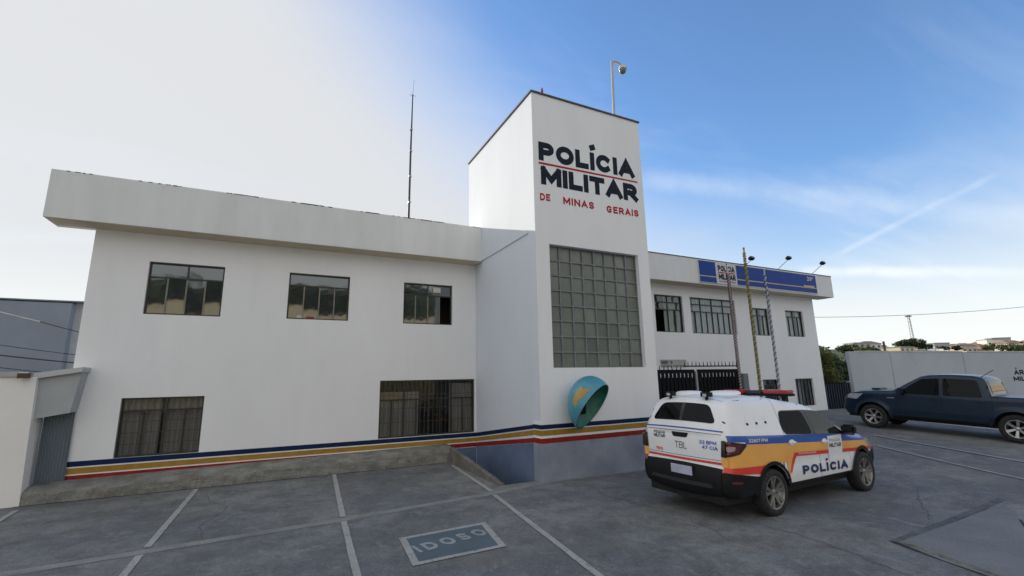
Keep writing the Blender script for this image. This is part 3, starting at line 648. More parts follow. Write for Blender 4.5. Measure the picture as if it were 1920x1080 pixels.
text_obj('lettering', 'DE MINAS GERAIS', T(14.52, 15.42, 5.50, 5.55), M_INKR, SG, .2)
text_obj('lettering', '29º', T(19.98, 20.42, 5.97, 6.15), M_SWH, SG, .2); B('gold_plate', M_SGO, SG, 19.72, 20.45, ys0-.014, ys0-.0105, 5.68, 5.76)
# floodlights over the sign
FL = None; labs = ('dark floodlight beside the tall yellow pole top above the sign', 'dark floodlight above the middle of the blue sign', 'dark floodlight above the right end of the blue sign')
for k, (x, z) in enumerate(((15.95, 6.45), (18.28, 6.70), (20.61, 6.71))):
    e = empty('floodlight', (x, 11.2, z), labs[k], 'floodlight', 'floodlights above the fascia sign')
    lam = MB().box(-.12, .12, -.08, .05, -.055, .055).box(-.10, .10, .05, .08, -.035, .035).build('lamp_housing', M_BLACK, e, .012, local=True); lam.rotation_euler = (-.5, 0, .1)
    MB().box(-.10, .10, -.092, -.0805, -.042, .042).build('lamp_glass', M_GREYM, lam, local=True)
    MB().tube([(0, .02, -.06), (-.05, .2, -.2), (-.1, .42, 6.33-z)], .012, 6).build('arm', M_GREYM, e, local=True)

# ------------------------------------------------------------------ flagpoles
def pole(x, y, ztop, z0, core, wrap, wrap2, label, turns, rc=.04, top=None):
    e = empty('flagpole', (x, y, z0), label, 'pole', 'wrapped flagpoles before the right wing')
    MB().tube([(0, 0, -.05), (0, 0, (ztop-z0)*.5), (0, 0, ztop-z0)], [rc, rc*.9, rc*.75], 10).build('shaft', core, e, local=True)
    for q, (mm_, ph) in enumerate(((wrap, 0), (wrap2, math.pi))):
        pts = []; n = int(turns*10)
        for i in range(n+1):
            a = i/10*2*math.pi+ph; z = .3+(ztop-z0-.45)*i/n; rr = rc*1.05+.006; pts.append((rr*math.cos(a), rr*math.sin(a), z))
        MB().tube(pts, .016, 5).build('light_garland', mm_, e, local=True)
    MB().lathe([(.001, .06), (.03, .05), (.045, .02), (.03, 0), (.001, -.005)], 10, 'Z', (0, 0, ztop-z0)).build('finial', top or core, e, local=True)
    MB().box(-.12, .12, -.12, .12, -.05, .03).build('base_block', M_KERB, e, .01, local=True)
    return e
g1 = gz(13.65, 10.5)
M_YEL = mat('faded yellow paint', (.30, .25, .09), .6, var=.2, scale=9); M_WHP = mat('white pole paint', (.5, .5, .5), .6, var=.1)
pole(13.62, 10.5, 5.66, g1, mat('pink white pole', (.52, .46, .46), .6), mat('red garland', (.16, .02, .02), .6), mat('black garland', (.015, .015, .015), .6), 'flagpole wrapped in red and black garland, left of the three', 26)
pole(14.60, 10.5, 6.50, gz(14.6, 10.5), M_YEL, mat('olive garland', (.16, .15, .05), .6), mat('pale yellow garland', (.42, .37, .2), .6), 'tall dull yellow wrapped flagpole, middle and highest of the three', 30)
pole(15.60, 10.5, 5.80, gz(15.6, 10.5), M_WHP, mat('blue garland', (.03, .06, .17), .6), mat('white garland', (.5, .55, .6), .6), 'white flagpole wrapped in blue garland, right of the three', 26, rc=.032)

# ------------------------------------------------------------------ dark entrance gate
GT = empty('entrance_gate', (8.2, 11.0, 0), 'black slatted metal gate with spikes between the tower and grey post', 'gate')
def leaf(x0, x1, y):
    zb = gz((x0+x1)/2, y)+.06
    fr = MB().box(x0, x1, y-.02, y+.02, 2.13, 2.25).box(x0, x1, y-.02, y+.02, zb, zb+.08).box(x0, x0+.06, y-.021, y+.021, zb+.08, 2.13).box(x1-.06, x1, y-.021, y+.021, zb+.08, 2.13)
    fr.build('gate_frame', M_BLACK, GT)
    B('backing_sheet', mat('dark sheet metal', (.006, .007, .008), .8, var=.2), GT, x0+.06, x1-.06, y+.022, y+.028, zb+.08, 2.0)
    x = x0+.09; first = None
    while x < x1-.17:
        if first is None: first = MB().box(0, .105, -.018, .018, zb+.08, 2.13); first = first.build('gate_bar', M_BLACK, GT, local=True); o = first
        else: o = link('gate_bar', first.data, None, GT)
        o.location = Vector((x, y, 0))-GT.location; x += .170
leaf(8.2, 12.10, 11.0); leaf(12.26, 14.26, 11.02)
B('gate_post', M_STEEL, GT, 12.13, 12.20, 10.96, 11.03, gz(12.1, 11), 2.20)
B('top_rail', M_BLACK, GT, 11.66, 14.28, 10.985, 11.015, 2.335, 2.375)
sm = None
for i in range(34):
    x = 8.3+i*.178; zb_ = 2.25 if x < 11.6 else 2.375
    if sm is None: sm = MB().prism([(-.012, 0), (.012, 0), (0, .14)], -.01, .01).build('spike', M_BLACK, GT, local=True); o = sm
    else: o = link('spike', sm.data, None, GT)
    o.location = Vector((x, 11.0, zb_-.002))-GT.location; o.rotation_euler = (0, random.gauss(0, .15), 0)
gp = B('gate_pillar', M_GREYM, None, 14.33, 14.60, 10.9, 11.15, gz(14.4, 11)-.05, 2.09, bevel=.01); tag(gp, 'grey square post at the right end of the dark slatted gate', 'post')
pl = empty('wall_plate', (11.8, YW-.02, 2.32), 'small pale plate with faded lettering on the wall above the gate', 'sign')
B('plate', mat('pale aged plate', (.42, .43, .42), .6, var=.12), pl, 11.80, 13.02, YW-.02, YW-.003, 2.36, 2.62)
MB().box(11.82, 12.12, YW-.024, YW-.021, 2.47, 2.58).box(12.26, 12.34, YW-.024, YW-.021, 2.48, 2.57).box(11.84, 12.9, YW-.024, YW-.021, 2.39, 2.41).build('faded_print', mat('faded print', (.15, .16, .17), .7, var=.3, scale=30), pl)

# ------------------------------------------------------------------ small dark gate right of the station
G2 = empty('side_gate', (21.3, 12.3, .4), 'dark blue black metal gate between the right wing and yard wall', 'gate')
B('gate_sheet', mat('dark blue gate sheet', (.012, .018, .035), .5, var=.2), G2, 21.2, 23.6, 12.34, 12.37, gz(22, 12.3), 1.55)
first = None
for i in range(13):
    if first is None: first = MB().box(0, .08, -.02, .02, .42, 1.60).build('gate_bar', mat('navy gate bar', (.013, .02, .045), .5), G2, local=True); o = first
    else: o = link('gate_bar', first.data, None, G2)
    o.location = Vector((21.24+i*.18, 12.3, 0))-G2.location
B('top_rail', M_BLACK, G2, 21.2, 23.6, 12.275, 12.33, 1.56, 1.62)

# ------------------------------------------------------------------ payphone hood
PHN = empty('payphone', (5.85, TY0, 1.5), 'blue egg shaped payphone hood with green lining on the tower wall', 'payphone')
def hood():
    c = Vector((5.86, 8.13, 1.50)); R_ = Vector((.53, .40, .60)); nrm = Vector((.43, -.76, -.55)).normalized(); d0 = .05
    so_, si_ = [], []
    n, m_ = 72, 44
    ax = nrm; t1 = ax.cross(Vector((0, 0, 1))).normalized(); t2 = ax.cross(t1)
    # grid of directions from the pole opposite the opening to its rim
    outer = []; inner = []; F = []
    for j in range(m_+1):
        for i in range(n):
            phi = 2*math.pi*i/n
            def pt(th, sc_):
                d = (-ax*math.cos(th)+(t1*math.cos(phi)+t2*math.sin(phi))*math.sin(th))
                return Vector((d.x*R_.x, d.y*R_.y, d.z*R_.z))*sc_
            lo, hi = 0, math.pi
            for _ in range(22):
                mid = (lo+hi)/2
                if pt(mid, 1).dot(nrm) < d0: lo = mid
                else: hi = mid
            th = lo*j/m_; p = pt(th, 1)
            # tuck the back against the wall
            q = c+p; q.y = min(q.y, TY0-.01); outer.append(q)
            q2 = c+p*.955; q2.y = min(q2.y, TY0-.03); inner.append(q2)
    for j in range(m_):
        for i in range(n): F.append((j*n+i, j*n+(i+1) % n, (j+1)*n+(i+1) % n, (j+1)*n+i))
    return outer, inner, F, n, m_
outer, inner, F, n, m_ = hood()
M_HBL = mat('cyan hood gelcoat', (.075, .32, .43), .35, var=.10, scale=4, coat=.3); M_HGR = mat('green hood lining', (.03, .20, .15), .45, var=.2, scale=4)
MB().add(outer, F, True).build('hood_shell', M_HBL, PHN)
MB().add(inner, F, True).build('hood_lining', M_HGR, PHN)
k0 = m_*n; MB().add([outer[k0+i] for i in range(n)]+[inner[k0+i] for i in range(n)], [(i, (i+1) % n, n+(i+1) % n, n+i) for i in range(n)]).build('hood_rim', mat('dark rim', (.02, .06, .08), .5), PHN)
MB().box(5.66, 5.86, 8.30, 8.46, 1.30, 1.62).build('telephone', M_BLACK, PHN, .02)
MB().tube([(5.70, 8.27, 1.34), (5.69, 8.25, 1.45), (5.70, 8.27, 1.56)], [.025, .015, .025], 8).build('handset', M_BLACK, PHN)
# orange patches on the shell: pushed out copies of shell faces in one area
pv, pf = [], []
c = Vector((5.84, 8.13, 1.56))
for f in F:
    ctr = sum((outer[i] for i in f), Vector())/4-c
    if ctr.x < -.2 and ((ctr.z-.16)/.20)**2+((ctr.y+.17+.25*(ctr.z-.1))/.085)**2 < .85+1.6*noise.noise(ctr*9+Vector((3.1, 0, 7))):
        b_ = len(pv); pv += [c+(outer[i]-c)*1.012 for i in f]; pf.append((b_, b_+1, b_+2, b_+3))
if pf: MB().add(pv, pf).build('sticker_patch', mat('ochre sticker', (.45, .30, .10), .5, var=.1), PHN)

# ------------------------------------------------------------------ masts
AN = empty('antenna_mast', (2.93, 12.1, 5.74), 'tall thin dark radio antenna mast on the left wing roof', 'antenna')
MB().tube([(2.93, 12.45, 5.74), (2.94, 12.45, 8.6), (2.96, 12.45, 10.6)], [.036, .03, .016], 8).build('mast', mat('dark mast steel', (.05, .055, .065), .5), AN)
MB().tube([(2.96, 12.45, 10.6), (2.99, 12.45, 11.1)], .005, 5).tube([(2.86, 12.45, 10.56), (3.06, 12.45, 10.56)], .006, 5).tube([(2.92, 12.4, 10.5), (3.0, 12.5, 10.5)], .006, 5).build('whip', M_GREYM, AN)
first = None
for z in (7.1, 7.9, 8.7, 9.4):
    MB().box(2.90, 2.98, 12.41, 12.49, z, z+.04).build('clamp', M_STEEL, AN)
CP = empty('camera_pole', (7.69, 8.95, 8.82), 'galvanised pole with white dome camera on top of the tower', 'camera pole')
MB().tube([(7.70, 8.95, 8.82), (7.72, 8.95, 9.6), (7.76, 8.95, 10.86)], [.038, .036, .034], 12).build('pole', M_STEEL, CP)
MB().tube([(7.81, 8.93, 10.35), (7.82, 8.93, 10.92)], .012, 6).tube([(7.74, 8.95, 10.83), (7.86, 8.93, 10.87), (8.0, 8.93, 10.86), (8.10, 8.93, 10.78)], .030, 8).build('arm', mat('white camera paint', (.6, .6, .58), .4), CP)
MB().lathe([(.001, .10), (.06, .095), (.105, .05), (.115, -.02), (.11, -.04)], 20, 'Z', (8.12, 8.93, 10.72)).build('camera_housing', MATS['white camera paint'], CP)
MB().lathe([(.105, -.04), (.10, -.09), (.07, -.15), (.03, -.175), (.001, -.18)], 20, 'Z', (8.12, 8.93, 10.72)).build('camera_dome', mat('smoked dome', (.18, .18, .17), .1, coat=.5), CP)
BC = empty('beacon', (5.22, 8.8, 8.82), 'tiny red obstruction light on the tower top', 'beacon')
MB().tube([(5.22, 8.62, 8.82), (5.22, 8.62, 8.93)], .022, 8).build('stem', M_GREYM, BC); MB().lathe([(.03, 0), (.03, .06), (.015, .12), (.001, .14)], 10, 'Z', (5.22, 8.62, 8.93)).build('lens', mat('red lens', (.35, .02, .02), .3), BC)

# ------------------------------------------------------------------ left boundary wall, lintel, passage gate
LWm = mat('bright white wall paint', (.90, .88, .84), .8, var=.03, scale=1, bump=.15, bscale=40, world=True)
LW = empty('boundary_wall', (-5, 11.9, 0), 'low cream white boundary wall at the far left of the yard', 'wall')
MB().prism([(-14, -.1), (-4.03, -.1), (-4.10, 2.26), (-14, 2.32)], 11.70, 11.98).build('wall_panel', LWm, LW)
MB().prism([(-14, 2.322), (-4.35, 2.268), (-4.35, 2.36), (-14, 2.40)], 11.66, 12.04).build('coping', mat('cement coping', (.48, .47, .45), .8, var=.1), LW)
MB().box(-4.32, -4.17, 11.55, 11.66, 2.24, 2.33).build('junction_box', mat('rusty box', (.09, .05, .035), .7), LW)
PG = empty('passage_portal', (-3.8, 11.95, .3), 'grey concrete lintel and corrugated metal door in the narrow side passage', 'gate')
MB().prism([(-4.11, 1.49), (-3.58, 1.585), (-3.50, 2.345), (-4.14, 2.22)], 11.80, 12.157).build('lintel', mat('pale grey plaster', (.42, .44, .45), .8, var=.05, scale=2), PG)
MB().prism([(-4.16, 2.222), (-3.48, 2.350), (-3.47, 2.44), (-4.16, 2.335)], 11.72, 12.155).build('lintel_cap', mat('pale lintel cap', (.55, .56, .55), .8, var=.05), PG)
MB().prism([(-4.12, .28), (-4.04, .28), (-4.04, 1.49), (-4.11, 1.49)], 11.985, 12.155).build('jamb', MATS['pale grey plaster'], PG)
sh = MB(); V = []; nn_ = 36
for i in range(nn_+1):
    x = -4.035+(.285+.16)*i/nn_; yy_ = 12.10+(.018 if (i//2) % 2 else 0); V += [(x, yy_, .27), (x, yy_, 1.60)]
sh.add(V, [(2*i, 2*i+2, 2*i+3, 2*i+1) for i in range(nn_)]).build('corrugated_door', M_CORR, PG)

# ------------------------------------------------------------------ grey warehouse far left
WH = empty('warehouse', (-14, 27, 0), 'large plain grey blue warehouse behind the left boundary wall', 'building')
MB().box(-40, -8.40, 26, 40, 0, 5.62).build('wall', mat('grey blue cladding', (.25, .285, .335), .7, var=.08, scale=.5), WH)
MB().box(-8.398, -8.03, 26.4, 40, 0, 5.66).build('side_wall', mat('pale grey cladding', (.40, .42, .45), .7, var=.05), WH)
MB().box(-40, -8.0, 25.95, 40, 5.662, 5.72).build('roof_edge', M_GREYM, WH)
def wire(name, a, b_, sag, rad, m_, label, grp, white=None):
    pts = []; a = Vector(a); b_ = Vector(b_)
    for i in range(17):
        t = i/16; p = a.lerp(b_, t); p.z -= sag*4*t*(1-t); pts.append(p)
    o = MB().tube(pts, rad, 5).build(name, m_, None); tag(o, label, 'cable', grp); return o
M_WIRE = mat('black cable', (.03, .03, .035), .6); M_WIREP = mat('pale cable', (.5, .5, .5), .6)
gw = 'cables crossing in front of the grey warehouse'
wire('cable', (-10.5, 22, 5.15), (-7.89, 22, 4.36), .03, .03, M_WIREP, 'white cable slanting down across the warehouse, uppermost on the left', gw)
wire('cable', (-7.89, 22, 4.36), (-4.5, 22.5, 3.45), .05, .014, M_WIRE, 'dark continuation of the white cable towards the station', gw)
wire('cable', (-12, 22, 4.15), (-4.5, 22, 2.9), .1, .012, M_WIRE, 'thin dark cable across the middle of the warehouse', gw)
wire('cable', (-12, 22, 3.72), (-4.5, 22, 2.68), .1, .022, M_WIRE, 'thick dark cable low on the warehouse, upper one', gw)
wire('cable', (-12, 22, 3.36), (-4.5, 22, 2.2), .1, .014, M_WIRE, 'lowest dark cable before the grey warehouse', gw)
wire('cable', (28.0, 18.6, 5.62), (44, 11.3, 6.12), .25, .014, M_WIRE, 'single cable crossing the sky above the right yard wall', None)

# ------------------------------------------------------------------ yard wall at the right
YWm = mat('yard wall paint', (.47, .50, .54), .8, var=.05, scale=.8, stretch=(1, 1, .4), bump=.2, bscale=30, spots=((.44, .45, .47), .64, 1.4), world=True)
a = Vector((22.15, 11.54)); b_ = Vector((34.5, 5.45)); dirw = (b_-a).normalized(); nw = Vector((-dirw.y, dirw.x))
YR = empty('yard_wall', (22.15, 11.54, .4), 'long white masonry wall closing the yard behind the dark pickup', 'wall')
def wseg(t0, t1, th0, th1, z0, z1a, z1b, name, m_):
    p = [a+dirw*t0+nw*th0, a+dirw*t1+nw*th0, a+dirw*t1+nw*th1, a+dirw*t0+nw*th1]
    zt = [z1a, z1b, z1b, z1a]
    V = [(q.x, q.y, z0) for q in p]+[(q.x, q.y, zt[i]) for i, q in enumerate(p)]
    return MB().add(V, [(0,3,2,1),(4,5,6,7),(0,1,5,4),(1,2,6,5),(2,3,7,6),(3,0,4,7)]).build(name, m_, YR)
wl = (b_-a).length; ztop = lambda t: 2.95-.022*t
for (t0, t1) in ((.38, 1.80), (2.0, 4.98), (5.18, 8.4), (8.6, wl)): wseg(t0, t1, 0, .16, .1, ztop(t0), ztop(t1), 'wall_panel', YWm)
for t0 in (0, 1.802, 4.982, 8.402): wseg(t0+.001, t0+(.375 if t0 == 0 else .196), -.02, .18, .1, ztop(t0)+.01, ztop(t0+.2)+.01, 'pillar', YWm)
cp = MB()
for (t0, t1) in ((.38, 1.8), (2.0, 4.98), (5.18, 8.4), (8.6, wl)):
    p = [a+dirw*t0+nw*(-.02), a+dirw*t1+nw*(-.02), a+dirw*t1+nw*.18, a+dirw*t0+nw*.18]; z = [ztop(t0), ztop(t1), ztop(t1), ztop(t0)]
    cp.add([(q.x, q.y, z[i]+.002) for i, q in enumerate(p)]+[(q.x, q.y, z[i]+.045) for i, q in enumerate(p)], [(0,3,2,1),(4,5,6,7),(0,1,5,4),(1,2,6,5),(2,3,7,6),(3,0,4,7)])
cp.build('coping', mat('pale wall coping', (.62, .60, .55), .8, var=.12, scale=4), YR)
def wt(t0, t1, z0, z1):
    def fn(u, v): p = a+dirw*(t0+(t1-t0)*u)-nw*.006; return (p.x, p.y, z0+(z1-z0)*v)
    return fn
text_obj('lettering', 'ÁREA', wt(7.06, 7.92, 1.83, 2.03), M_INK, YR, .24); text_obj('lettering', 'MILITAR', wt(6.98, 8.28, 1.56, 1.75), M_INK, YR, .24)

# ------------------------------------------------------------------ foliage
def leafmat(name, c1, c2):
    mt = mat(name, c1, .55, col2=c2, scale=1.3, world=True, fine=.25); t = mt.node_tree; b = t.nodes['Principled BSDF']
    tr = t.nodes.new('ShaderNodeBsdfTranslucent'); ms = t.nodes.new('ShaderNodeMixShader'); ms.inputs[0].default_value = .42; o_ = t.nodes['Material Output']
    if b.inputs['Base Color'].links: t.links.new(b.inputs['Base Color'].links[0].from_socket, tr.inputs[0])
    t.links.new(b.outputs[0], ms.inputs[1]); t.links.new(tr.outputs[0], ms.inputs[2]); t.links.new(ms.outputs[0], o_.inputs[0]); return mt
M_LEAF = leafmat('mid green leaves', (.24, .235, .05), (.07, .10, .025)); M_LEAFD = leafmat('dark green leaves', (.075, .10, .035), (.03, .05, .02)); M_BARK = mat('brown bark', (.10, .075, .05), .9, var=.3, scale=12)
def crown(mb, c, R_, n, leaf, rng, clumps=16):
    cl = []
    for k in range(clumps):
        while True:
            p = Vector([rng.uniform(-1, 1) for _ in range(3)])
            if p.length < 1: break
        cl.append((Vector((c[0]+p.x*R_[0]*.75, c[1]+p.y*R_[1]*.75, c[2]+p.z*R_[2]*.75)), rng.uniform(.28, .5)))
    V, F = [], []
    for i in range(n):
        cc, rr = rng.choice(cl); d = Vector([rng.gauss(0, 1) for _ in range(3)]).normalized()*(rng.random()**.4)
        p = cc+Vector((d.x*R_[0], d.y*R_[1], d.z*R_[2]))*rr
        nrm = (d+Vector([rng.uniform(-.8, .8) for _ in range(3)])).normalized(); t = nrm.orthogonal().normalized(); t.rotate(Matrix.Rotation(rng.uniform(0, 6.28), 3, nrm)); s = nrm.cross(t)
        l = leaf*rng.uniform(.6, 1.3); b0 = len(V); V += [p-t*l, p+s*l*.45, p+t*l, p-s*l*.45]; F.append((b0, b0+1, b0+2, b0+3))
    mb.add(V, F)
def tree(name, x, y, z0, h, R_, n, leaf, material, label, cat='tree', group=None, seed=1):
    rng = random.Random(seed); e = empty(name, (x, y, z0), label, cat, group); tr = MB(); ch = h-R_[2]
    tr.tube([(x, y, z0-.1), (x+.05, y, z0+ch*.5), (x-.03, y, z0+ch)], [h*.03+.03, h*.022+.02, h*.012+.01], 8)
    for k in range(5):
        q = k*1.3; tr.tube([(x, y, z0+ch*.6), (x+math.cos(q)*R_[0]*.35, y+math.sin(q)*R_[1]*.35, z0+ch*.9), (x+math.cos(q)*R_[0]*.6, y+math.sin(q)*R_[1]*.6, z0+ch+R_[2]*.3)], [h*.014, h*.01, .01], 6)
    tr.build('trunk', M_BARK, e); mb = MB(); crown(mb, (x, y, z0+ch), R_, n, leaf, rng); mb.build('crown', material, e); return e
tree('leafy_tree', 23.6, 13.9, .2, 3.45, (1.15, 1.0, 1.35), 8500, .075, M_LEAF, 'bushy sunlit yellow green tree behind the dark side gate', seed=3)
tree('leafy_tree', 26.0, 15.0, .2, 3.5, (1.7, 1.3, 1.4), 8000, .085, M_LEAFD, 'darker tree farther back behind the left end of yard wall', seed=5)

# ------------------------------------------------------------------ distant town on its hill
FW = Vector((.4462, .8949, 0)); RT = Vector((.8949, -.4462, 0))
def far(d, lat, z): p = FW*d+RT*lat; return Vector((p.x, p.y, z))
def hill_z(d, lat):
    t = sst((d-70)/230); return -1.0+t*(16.6+2.2*math.sin(lat*.013+1)+1.2*math.sin(lat*.041))-(max(0, d-330)*.02)
V, F = [], []; ds = [50+12*i for i in range(34)]; ls = [-500+25*i for i in range(56)]
for d in ds:
    for l in ls: V.append(far(d, l, hill_z(d, l)+noise.noise(Vector((d*.03, l*.03, 2)))*1.0))
for i in range(len(ds)-1):
    for j in range(len(ls)-1): k = i*len(ls)+j; F.append((k, k+1, k+len(ls)+1, k+len(ls)))
MB().add(V, F, True).build('hill', mat('dry green hillside', (.11, .13, .05), .9, col2=(.06, .075, .03), scale=.05, world=True, fine=.2), None, kind='structure')
rng = random.Random(11)
hw = [mat('far wall '+n_, c, .8, var=.05) for n_, c in (('white', (.75, .74, .70)), ('cream', (.70, .58, .40)), ('grey', (.40, .42, .45)), ('brick', (.46, .33, .26)), ('tan', (.58, .48, .38)))]
hr = [mat('far roof tile', (.36, .23, .18), .85, var=.2), mat('far roof grey', (.32, .32, .33), .8, var=.1)]
M_FWIN = mat('far window', (.04, .05, .06), .2)
heads = {0: 'white', 1: 'cream', 2: 'grey', 3: 'brick red', 4: 'tan'}
def far_house(px, d, wd, h, mi, ri, label, flat=False):
    lat = (px-960)/855.7*d*.981; zb = hill_z(d, lat)-1.5; o = far(d, lat, zb); e = empty('town_house', o, label, 'house', 'houses of the distant town', rz=YAW+rng.uniform(-.4, .4))
    H = h+1.5; MB().box(-wd/2, wd/2, -4, 4, 0, H).build('wall', hw[mi], e, local=True)
    if flat: MB().box(-wd/2-.2, wd/2+.2, -4.2, 4.2, H+.002, H+.4).build('roof', hr[1], e, local=True)
    else: MB().add([(-wd/2-.5, -4.5, H+.002), (wd/2+.5, -4.5, H+.002), (wd/2+.5, 4.5, H+.002), (-wd/2-.5, 4.5, H+.002), (-wd/4, 0, H+1.8), (wd/4, 0, H+1.8)], [(0,1,5,4),(1,2,5),(2,3,4,5),(3,0,4),(3,2,1,0)]).build('roof', hr[ri], e, local=True)
    for r_ in range(max(1, int(h//2.9))):
        nw_ = max(2, int(wd/3))
        for k in range(nw_):
            x = -wd/2+wd*(k+.5)/nw_; z = 1.5+1.0+r_*2.9; MB().box(x-.6, x+.6, -4.06, -4.002, z, z+1.2).build('window', M_FWIN, e, local=True)
specs = [(1612, 250, 9, 3.0, 2, 1, True), (1632, 270, 10, 3.2, 0, 0, False), (1686, 200, 9, 2.6, 1, 1, True), (1738, 320, 10, 4, 4, 0, False), (1762, 300, 10, 6.8, 2, 1, True), (1783, 290, 9, 3.2, 0, 0, False), (1797, 330, 10, 4.6, 3, 0, False), (1811, 280, 9, 4.2, 4, 0, False),
 (1824, 310, 10, 5.2, 0, 1, True), (1838, 290, 8, 3.6, 3, 0, False), (1850, 330, 10, 5.5, 1, 0, False), (1864, 300, 9, 7.0, 0, 1, True), (1880, 320, 10, 8.0, 2, 1, True), (1893, 290, 8, 4.2, 0, 0, False), (1906, 310, 9, 4.2, 4, 0, False), (1921, 330, 10, 5.5, 0, 1, True), (1722, 300, 9, 3.4, 0, 0, False), (1654, 300, 9, 3.6, 4, 0, False), (1940, 300, 9, 4, 3, 0, False)]
for k, sp in enumerate(specs):
    pos = 'near the radio tower' if 1690 < sp[0] < 1745 else ('left of the radio tower' if sp[0] < 1700 else ('at the far right of the skyline' if sp[0] > 1870 else 'right of the radio tower'))
    far_house(*sp[:6], (['leftmost ', '', '', '', '', 'nearer ', '', '', 'plain ', '', '', 'tall ', '', 'small ', '', 'wide ', '', 'low ', 'last '][k])+f"distant {heads[sp[4]]} {'flat roofed block' if sp[6] else 'hip roofed house'}, {'two storeys' if sp[3] > 4.5 else 'one storey'}, {pos}", sp[6])
FT = ['left half of the round dark tree clump below the radio tower', 'tallest dark tree of the clump directly below the radio tower', 'dark tree at the right side of the clump below the radio tower', 'lowest dark tree at the right edge of the clump by the tower', 'dark tree above the left end of the yard wall, leftmost', 'dark tree just right of the leftmost one above the yard wall', 'green tree left of the utility pole above the wall', 'small dark tree beside the utility pole', 'leftmost small pale tree in the row at far right', 'second small pale tree in the row at far right', 'middle pale tree in the row at far right', 'fourth pale tree in the row at far right', 'last pale tree in the row before the frame edge', 'low dark tree between red roofs right of the tower', 'low dark tree in front of the grey flat block', 'large dark tree rising at the right frame edge above the wall']
def far_tree(px, d, h, r, label, m_, seed):
    lat = (px-960)/855.7*d*.981; o = far(d, lat, hill_z(d, lat)); tree('distant_tree', o.x, o.y, o.z-1, h+1, (r, r, h*.42), 420, r*.17, m_, label, group='trees of the distant town', seed=seed)
for k, (px, d, h, r, mm_) in enumerate([(1700, 240, 5.8, 4.5, M_LEAFD), (1712, 245, 6.6, 5, M_LEAFD), (1727, 240, 6.0, 4.8, M_LEAFD), (1741, 250, 4.6, 4, M_LEAFD), (1585, 200, 4.5, 4, M_LEAFD), (1600, 210, 4.8, 4.2, M_LEAFD), (1620, 200, 4.0, 4, M_LEAF), (1640, 190, 3.8, 3.4, M_LEAFD),
        (1855, 230, 4.4, 2.4, M_LEAF), (1868, 230, 4.8, 2.4, M_LEAF), (1884, 230, 4.6, 2.6, M_LEAF), (1900, 230, 4.9, 2.6, M_LEAF), (1914, 225, 5.0, 2.8, M_LEAF), (1800, 240, 3.4, 3, M_LEAFD), (1775, 250, 3.2, 3, M_LEAFD), (1932, 150, 7.5, 3.2, M_LEAFD)]):
    far_tree(px, d, h, r, FT[k], mm_, 20+k)
d = 300; lat = (1719-960)/855.7*d*.981; o = far(d, lat, hill_z(d, lat)); e = empty('radio_tower', o, 'thin lattice radio tower rising above the distant town', 'tower')
mb = MB(); Ht = 26-0
for s in ((-1, -1), (1, -1), (0, 1)): mb.tube([(s[0]*.9, s[1]*.9, 0), (s[0]*.45, s[1]*.45, Ht)], .13, 4)
for k in range(13):
    z0, z1 = k*2, k*2+2; ww = .9-.45*k/13; mb.tube([(-ww, -ww, z0), (ww, -ww, z1)], .07, 4).tube([(ww, -ww, z0), (0, ww, z1)], .07, 4)
mb.build('lattice', mat('tower steel', (.25, .22, .22), .6), e, local=True); MB().box(-1.3, 1.3, -1.3, 1.3, Ht-1.4, Ht-.6).build('platform', M_GREYM, e, local=True)
o = far(60, (1663-960)/855.7*60*.981, 0); e = empty('utility_pole', o, 'dark utility pole standing beyond the yard wall, left of the radio tower', 'pole'); MB().tube([(0, 0, 0), (0, 0, 5.9)], [.2, .14], 8).build('shaft', M_BARK, e, local=True); MB().box(-.5, .5, -.06, .06, 5.3, 5.4).build('crossarm', M_BARK, e, local=True)

# ------------------------------------------------------------------ across the street, behind the camera (seen only mirrored in the window panes)
AH = empty('street_house', (-8, -17, 0), 'long cream house across the street, mirrored in the upper window panes', 'house')
MB().box(-26, 14, -26, -17, 0, 7.7).build('wall', mat('cream house paint', (.62, .52, .36), .8, var=.06), AH)
MB().add([(-27, -27, 7.702), (15, -27, 7.702), (15, -16.9, 7.702), (-27, -16.9, 7.702), (-22, -21.5, 8.2), (10, -21.5, 8.2)], [(0,1,5,4),(1,2,5),(2,3,4,5),(3,0,4),(3,2,1,0)]).build('roof', mat('old roof tiles', (.20, .12, .09), .9, var=.2, scale=2), AH)
for k in range(9): B('window', M_FWIN, AH, -24+k*4.2, -22.4+k*4.2, -16.98, -16.90, 3.6, 4.8)
V, F = [], []
for i in range(41):
    for j in range(9):
        x = -70+3.5*i; y = -40-3.2*j; V.append((x, y, (2+15.0*sst(j/4))*(1+.10*noise.noise(Vector((x*.06, y*.06, 3))))+noise.noise(Vector((x*.5, y*.5, 1)))*1.2))
for i in range(40):
    for j in range(8): F.append((i*9+j, i*9+j+1, (i+1)*9+j+1, (i+1)*9+j))
MB().add(V, F, True).build('hill', mat('wooded hillside', (.05, .075, .025), .9, col2=(.02, .032, .014), scale=.8, world=True, fine=.3), None, kind='structure')
tl_lab = [a_+' tree across the street, seen mirrored in '+b_ for a_, b_ in (('broad dark', 'the leftmost upper window'), ('tallest dark', 'the left upper window'), ('dense dark', 'the second upper window'), ('high rounded', 'the third upper window'), ('rounded dark', 'the stairwell glazing'), ('lower dark', 'the right wing windows'), ('outermost dark', 'the far left panes'))]
for k, (x, y, h, r) in enumerate([(-20, -33, 13.4, 5.8), (-11, -34, 13.8, 6.2), (-3, -33, 13.2, 5.8), (5, -34, 13.8, 6.2), (13, -33, 13.2, 5.6), (22, -31, 12, 5.5), (-29, -32, 12.5, 5.5)]):
    tree('street_tree', x, y, 0, h, (r, r, h*.40), 6500, .36, M_LEAFD, tl_lab[k], group='trees across the street', seed=50+k)

